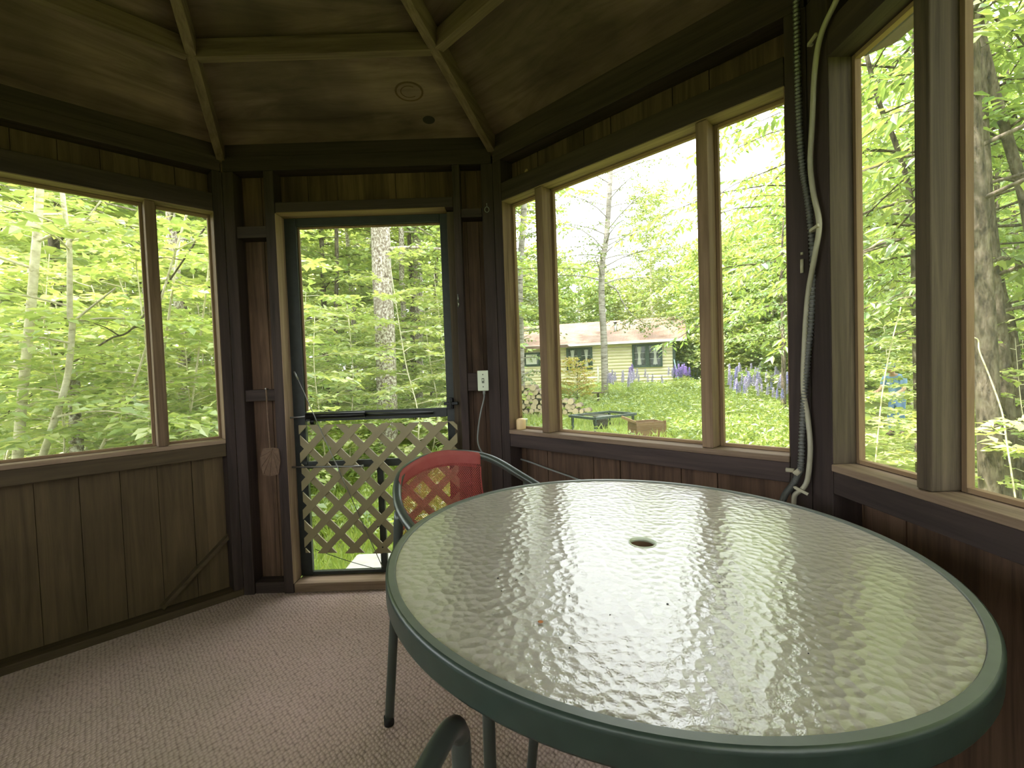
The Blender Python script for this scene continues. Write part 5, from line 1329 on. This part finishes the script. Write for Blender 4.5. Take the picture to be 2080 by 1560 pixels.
b = MB(); b.tube(bez([(-0.12, 0, 0.22), (-0.08, -0.09, 0.17), (0.08, -0.09, 0.17), (0.12, 0, 0.22)], 5), 0.004, 6); b.build('handle', M['steel'], wpo)
bp_ = thing('bird_table', 'small grey bird table on a post beside the birch foot', 'bird table', at_depth(1216, 838, 14.5)); bp_.location.z = ground_z(bp_.location.x, bp_.location.y)
b = MB(); b.box(-0.03, 0.03, -0.03, 0.03, 0, 0.42); b.build('post', M['post'], bp_)
b = MB(); b.box(-0.17, 0.17, -0.13, 0.13, 0.42, 0.45); b.build('tray', M['post'], bp_)

# ------------------------------------------------------------------ the person among the trees
def skinned(name, verts, edges, radii, mat, parent, sub=2, root=0):
    me = bpy.data.meshes.new(name); me.from_pydata(verts, edges, []); me.materials.append(mat)
    o = link(name, me, parent)
    sk = o.modifiers.new('skin', 'SKIN'); sk.use_smooth_shade = True
    for i, r in enumerate(radii):
        d = me.skin_vertices[0].data[i]; d.radius = (r, r) if not isinstance(r, tuple) else r; d.use_root = (i == root)
    ss = o.modifiers.new('sub', 'SUBSURF'); ss.levels = sub; ss.render_levels = sub
    return o
def person():
    p = at_depth(1822, 800, 11.0); gz = ground_z(p.x, p.y)
    root = thing('person', 'person in blue cap, light blue shirt and jeans bending among the leaves', 'person', (p.x, p.y, gz), radians(200))
    # local +x faces the way the person looks
    V = [(0, 0, 0.93), (0.01, 0, 1.08), (0.05, 0, 1.28), (0.10, 0, 1.44), (0.15, 0, 1.50), (0.19, 0, 1.56),
         (0.0, 0.085, 0.79), (0.03, 0.10, 0.48), (-0.04, 0.10, 0.09), (0.10, 0.11, 0.035),
         (0.0, -0.085, 0.79), (0.07, -0.10, 0.48), (0.04, -0.10, 0.09), (0.18, -0.11, 0.035),
         (0.09, 0.19, 1.40), (0.16, 0.24, 1.14), (0.38, 0.20, 1.05), (0.44, 0.19, 1.04),
         (0.09, -0.19, 1.40), (0.20, -0.23, 1.15), (0.42, -0.17, 1.10), (0.48, -0.16, 1.10)]
    Ed = [(0, 1), (1, 2), (2, 3), (3, 4), (4, 5), (0, 6), (6, 7), (7, 8), (8, 9), (0, 10), (10, 11), (11, 12), (12, 13), (3, 14), (14, 15), (15, 16), (16, 17), (3, 18), (18, 19), (19, 20), (20, 21)]
    Rd = [(0.11, 0.13), (0.10, 0.12), (0.10, 0.13), (0.075, 0.10), 0.055, 0.055, 0.078, 0.055, 0.042, 0.035, 0.078, 0.055, 0.042, 0.035, 0.062, 0.046, 0.034, 0.03, 0.062, 0.046, 0.034, 0.03]
    body = skinned('body', V, Ed, Rd, M['skin'], root)
    # head with a face
    H = Vector((0.225, 0, 1.64))
    b = MB(); prof = [(0.0, -0.115), (0.045, -0.11), (0.068, -0.08), (0.078, -0.03), (0.083, 0.03), (0.075, 0.08), (0.045, 0.112), (0, 0.12)]
    b.lathe(prof, (0, 0, 0), 20); V0 = []
    for (x, y, z) in b.v:
        x *= 1.18
        if x > 0.05 and abs(y) < 0.022 and -0.05 < z < 0.02: x += 0.016
        V0.append((x, y, z))
    b.v = V0
    b.lathe([(0, -0.012), (0.012, -0.008), (0.016, 0.0), (0.010, 0.012), (0, 0.016)], (0.10, 0, -0.022), 8)
    for s in (-1, 1): b.lathe([(0, -0.03), (0.012, -0.02), (0.016, 0.005), (0.01, 0.025), (0, 0.03)], (0.0, s * 0.085, -0.005), 8)
    hd_ = b.build('head', M['skin'], root, loc=H, rot=(0, 0.25, 0))
    for s in (-1, 1):
        b = MB(); b.lathe([(0, -0.007), (0.008, 0), (0, 0.007)], (0.088, s * 0.032, 0.012), 8); b.build('eye', M['hair'], hd_)
    b = MB(); b.beam((0.093, -0.022, -0.062), (0.093, 0.022, -0.062), 0.008, 0.007); b.build('mouth', M['stain_red'], hd_)
    b = MB(); b.lathe([(0.082, -0.05), (0.088, 0.0), (0.088, 0.04), (0.07, 0.06)], (-0.012, 0, 0), 16); b.v = [(x if x < 0.03 else 0.03, y, z) for x, y, z in b.v]; b.build('hair', M['hair'], hd_)
    b = MB(); b.lathe([(0.092, 0.045), (0.096, 0.075), (0.085, 0.115), (0.05, 0.138), (0, 0.145)], n=20); b.v = [(x * 1.15, y, z) for x, y, z in b.v]
    b.add([(0.09, -0.075, 0.052), (0.16, -0.06, 0.042), (0.19, 0, 0.04), (0.16, 0.06, 0.042), (0.09, 0.075, 0.052), (0.09, -0.075, 0.062), (0.16, -0.06, 0.052), (0.19, 0, 0.05), (0.16, 0.06, 0.052), (0.09, 0.075, 0.062)],
          [(4, 3, 2, 1, 0), (5, 6, 7, 8, 9)] + [(i, (i + 1) % 5, 5 + (i + 1) % 5, 5 + i) for i in range(5)])
    b.build('cap', M['cap'], hd_)
    sV = V[:5] + [V[14], tuple(Vector(V[14]).lerp(Vector(V[15]), 0.75)), V[18], tuple(Vector(V[18]).lerp(Vector(V[19]), 0.75))]
    skinned('shirt', [(0, 0, 0.86)] + sV[1:4] + [(0.135, 0, 1.485)] + sV[5:], [(0, 1), (1, 2), (2, 3), (3, 4), (3, 5), (5, 6), (3, 7), (7, 8)], [(0.165, 0.175), (0.15, 0.17), (0.16, 0.19), (0.145, 0.18), 0.085, 0.082, 0.066, 0.082, 0.066], M['shirt'], root)
    skinned('jeans', [(0, 0, 1.02), (0, 0, 0.91)] + V[6:9] + V[10:13], [(0, 1), (1, 2), (2, 3), (3, 4), (1, 5), (5, 6), (6, 7)], [(0.135, 0.155), (0.135, 0.15), 0.10, 0.074, 0.06, 0.10, 0.074, 0.06], M['jeans'], root)
    for q, s in ((8, 1), (12, -1)):
        b = MB(); x, y, z = V[q]; b.tube([(x - 0.07, y, 0.05), (x + 0.05, y, 0.055), (x + 0.17, y, 0.035)], [0.05, 0.052, 0.036], 10); b.tube([(x, y, 0.04), (x, y, 0.16)], 0.05, 10); b.build('boot', M['boot'], root)
    for q, s in ((17, 1), (21, -1)):
        o = Vector(V[q]); vs = [o, o + Vector((0.05, 0, -0.005))]; ed = [(0, 1)]; rd = [(0.016, 0.028), (0.014, 0.036)]
        for k, (dy, ln) in enumerate(((-0.030, 0.066), (-0.010, 0.076), (0.010, 0.072), (0.030, 0.056))):
            a = o + Vector((0.06, dy, -0.006)); i0 = len(vs)
            vs += [a, a + Vector((ln * 0.5, 0, -0.008)), a + Vector((ln * 0.85, 0, -0.035))]; ed += [(1, i0), (i0, i0 + 1), (i0 + 1, i0 + 2)]; rd += [0.0095, 0.0085, 0.007]
        i0 = len(vs); vs += [o + Vector((0.03, -s * 0.045, -0.012)), o + Vector((0.065, -s * 0.055, -0.03))]; ed += [(0, i0), (i0, i0 + 1)]; rd += [0.011, 0.008]
        skinned('hand', [tuple(v) for v in vs], ed, rd, M['skin'], root, 1)
person()
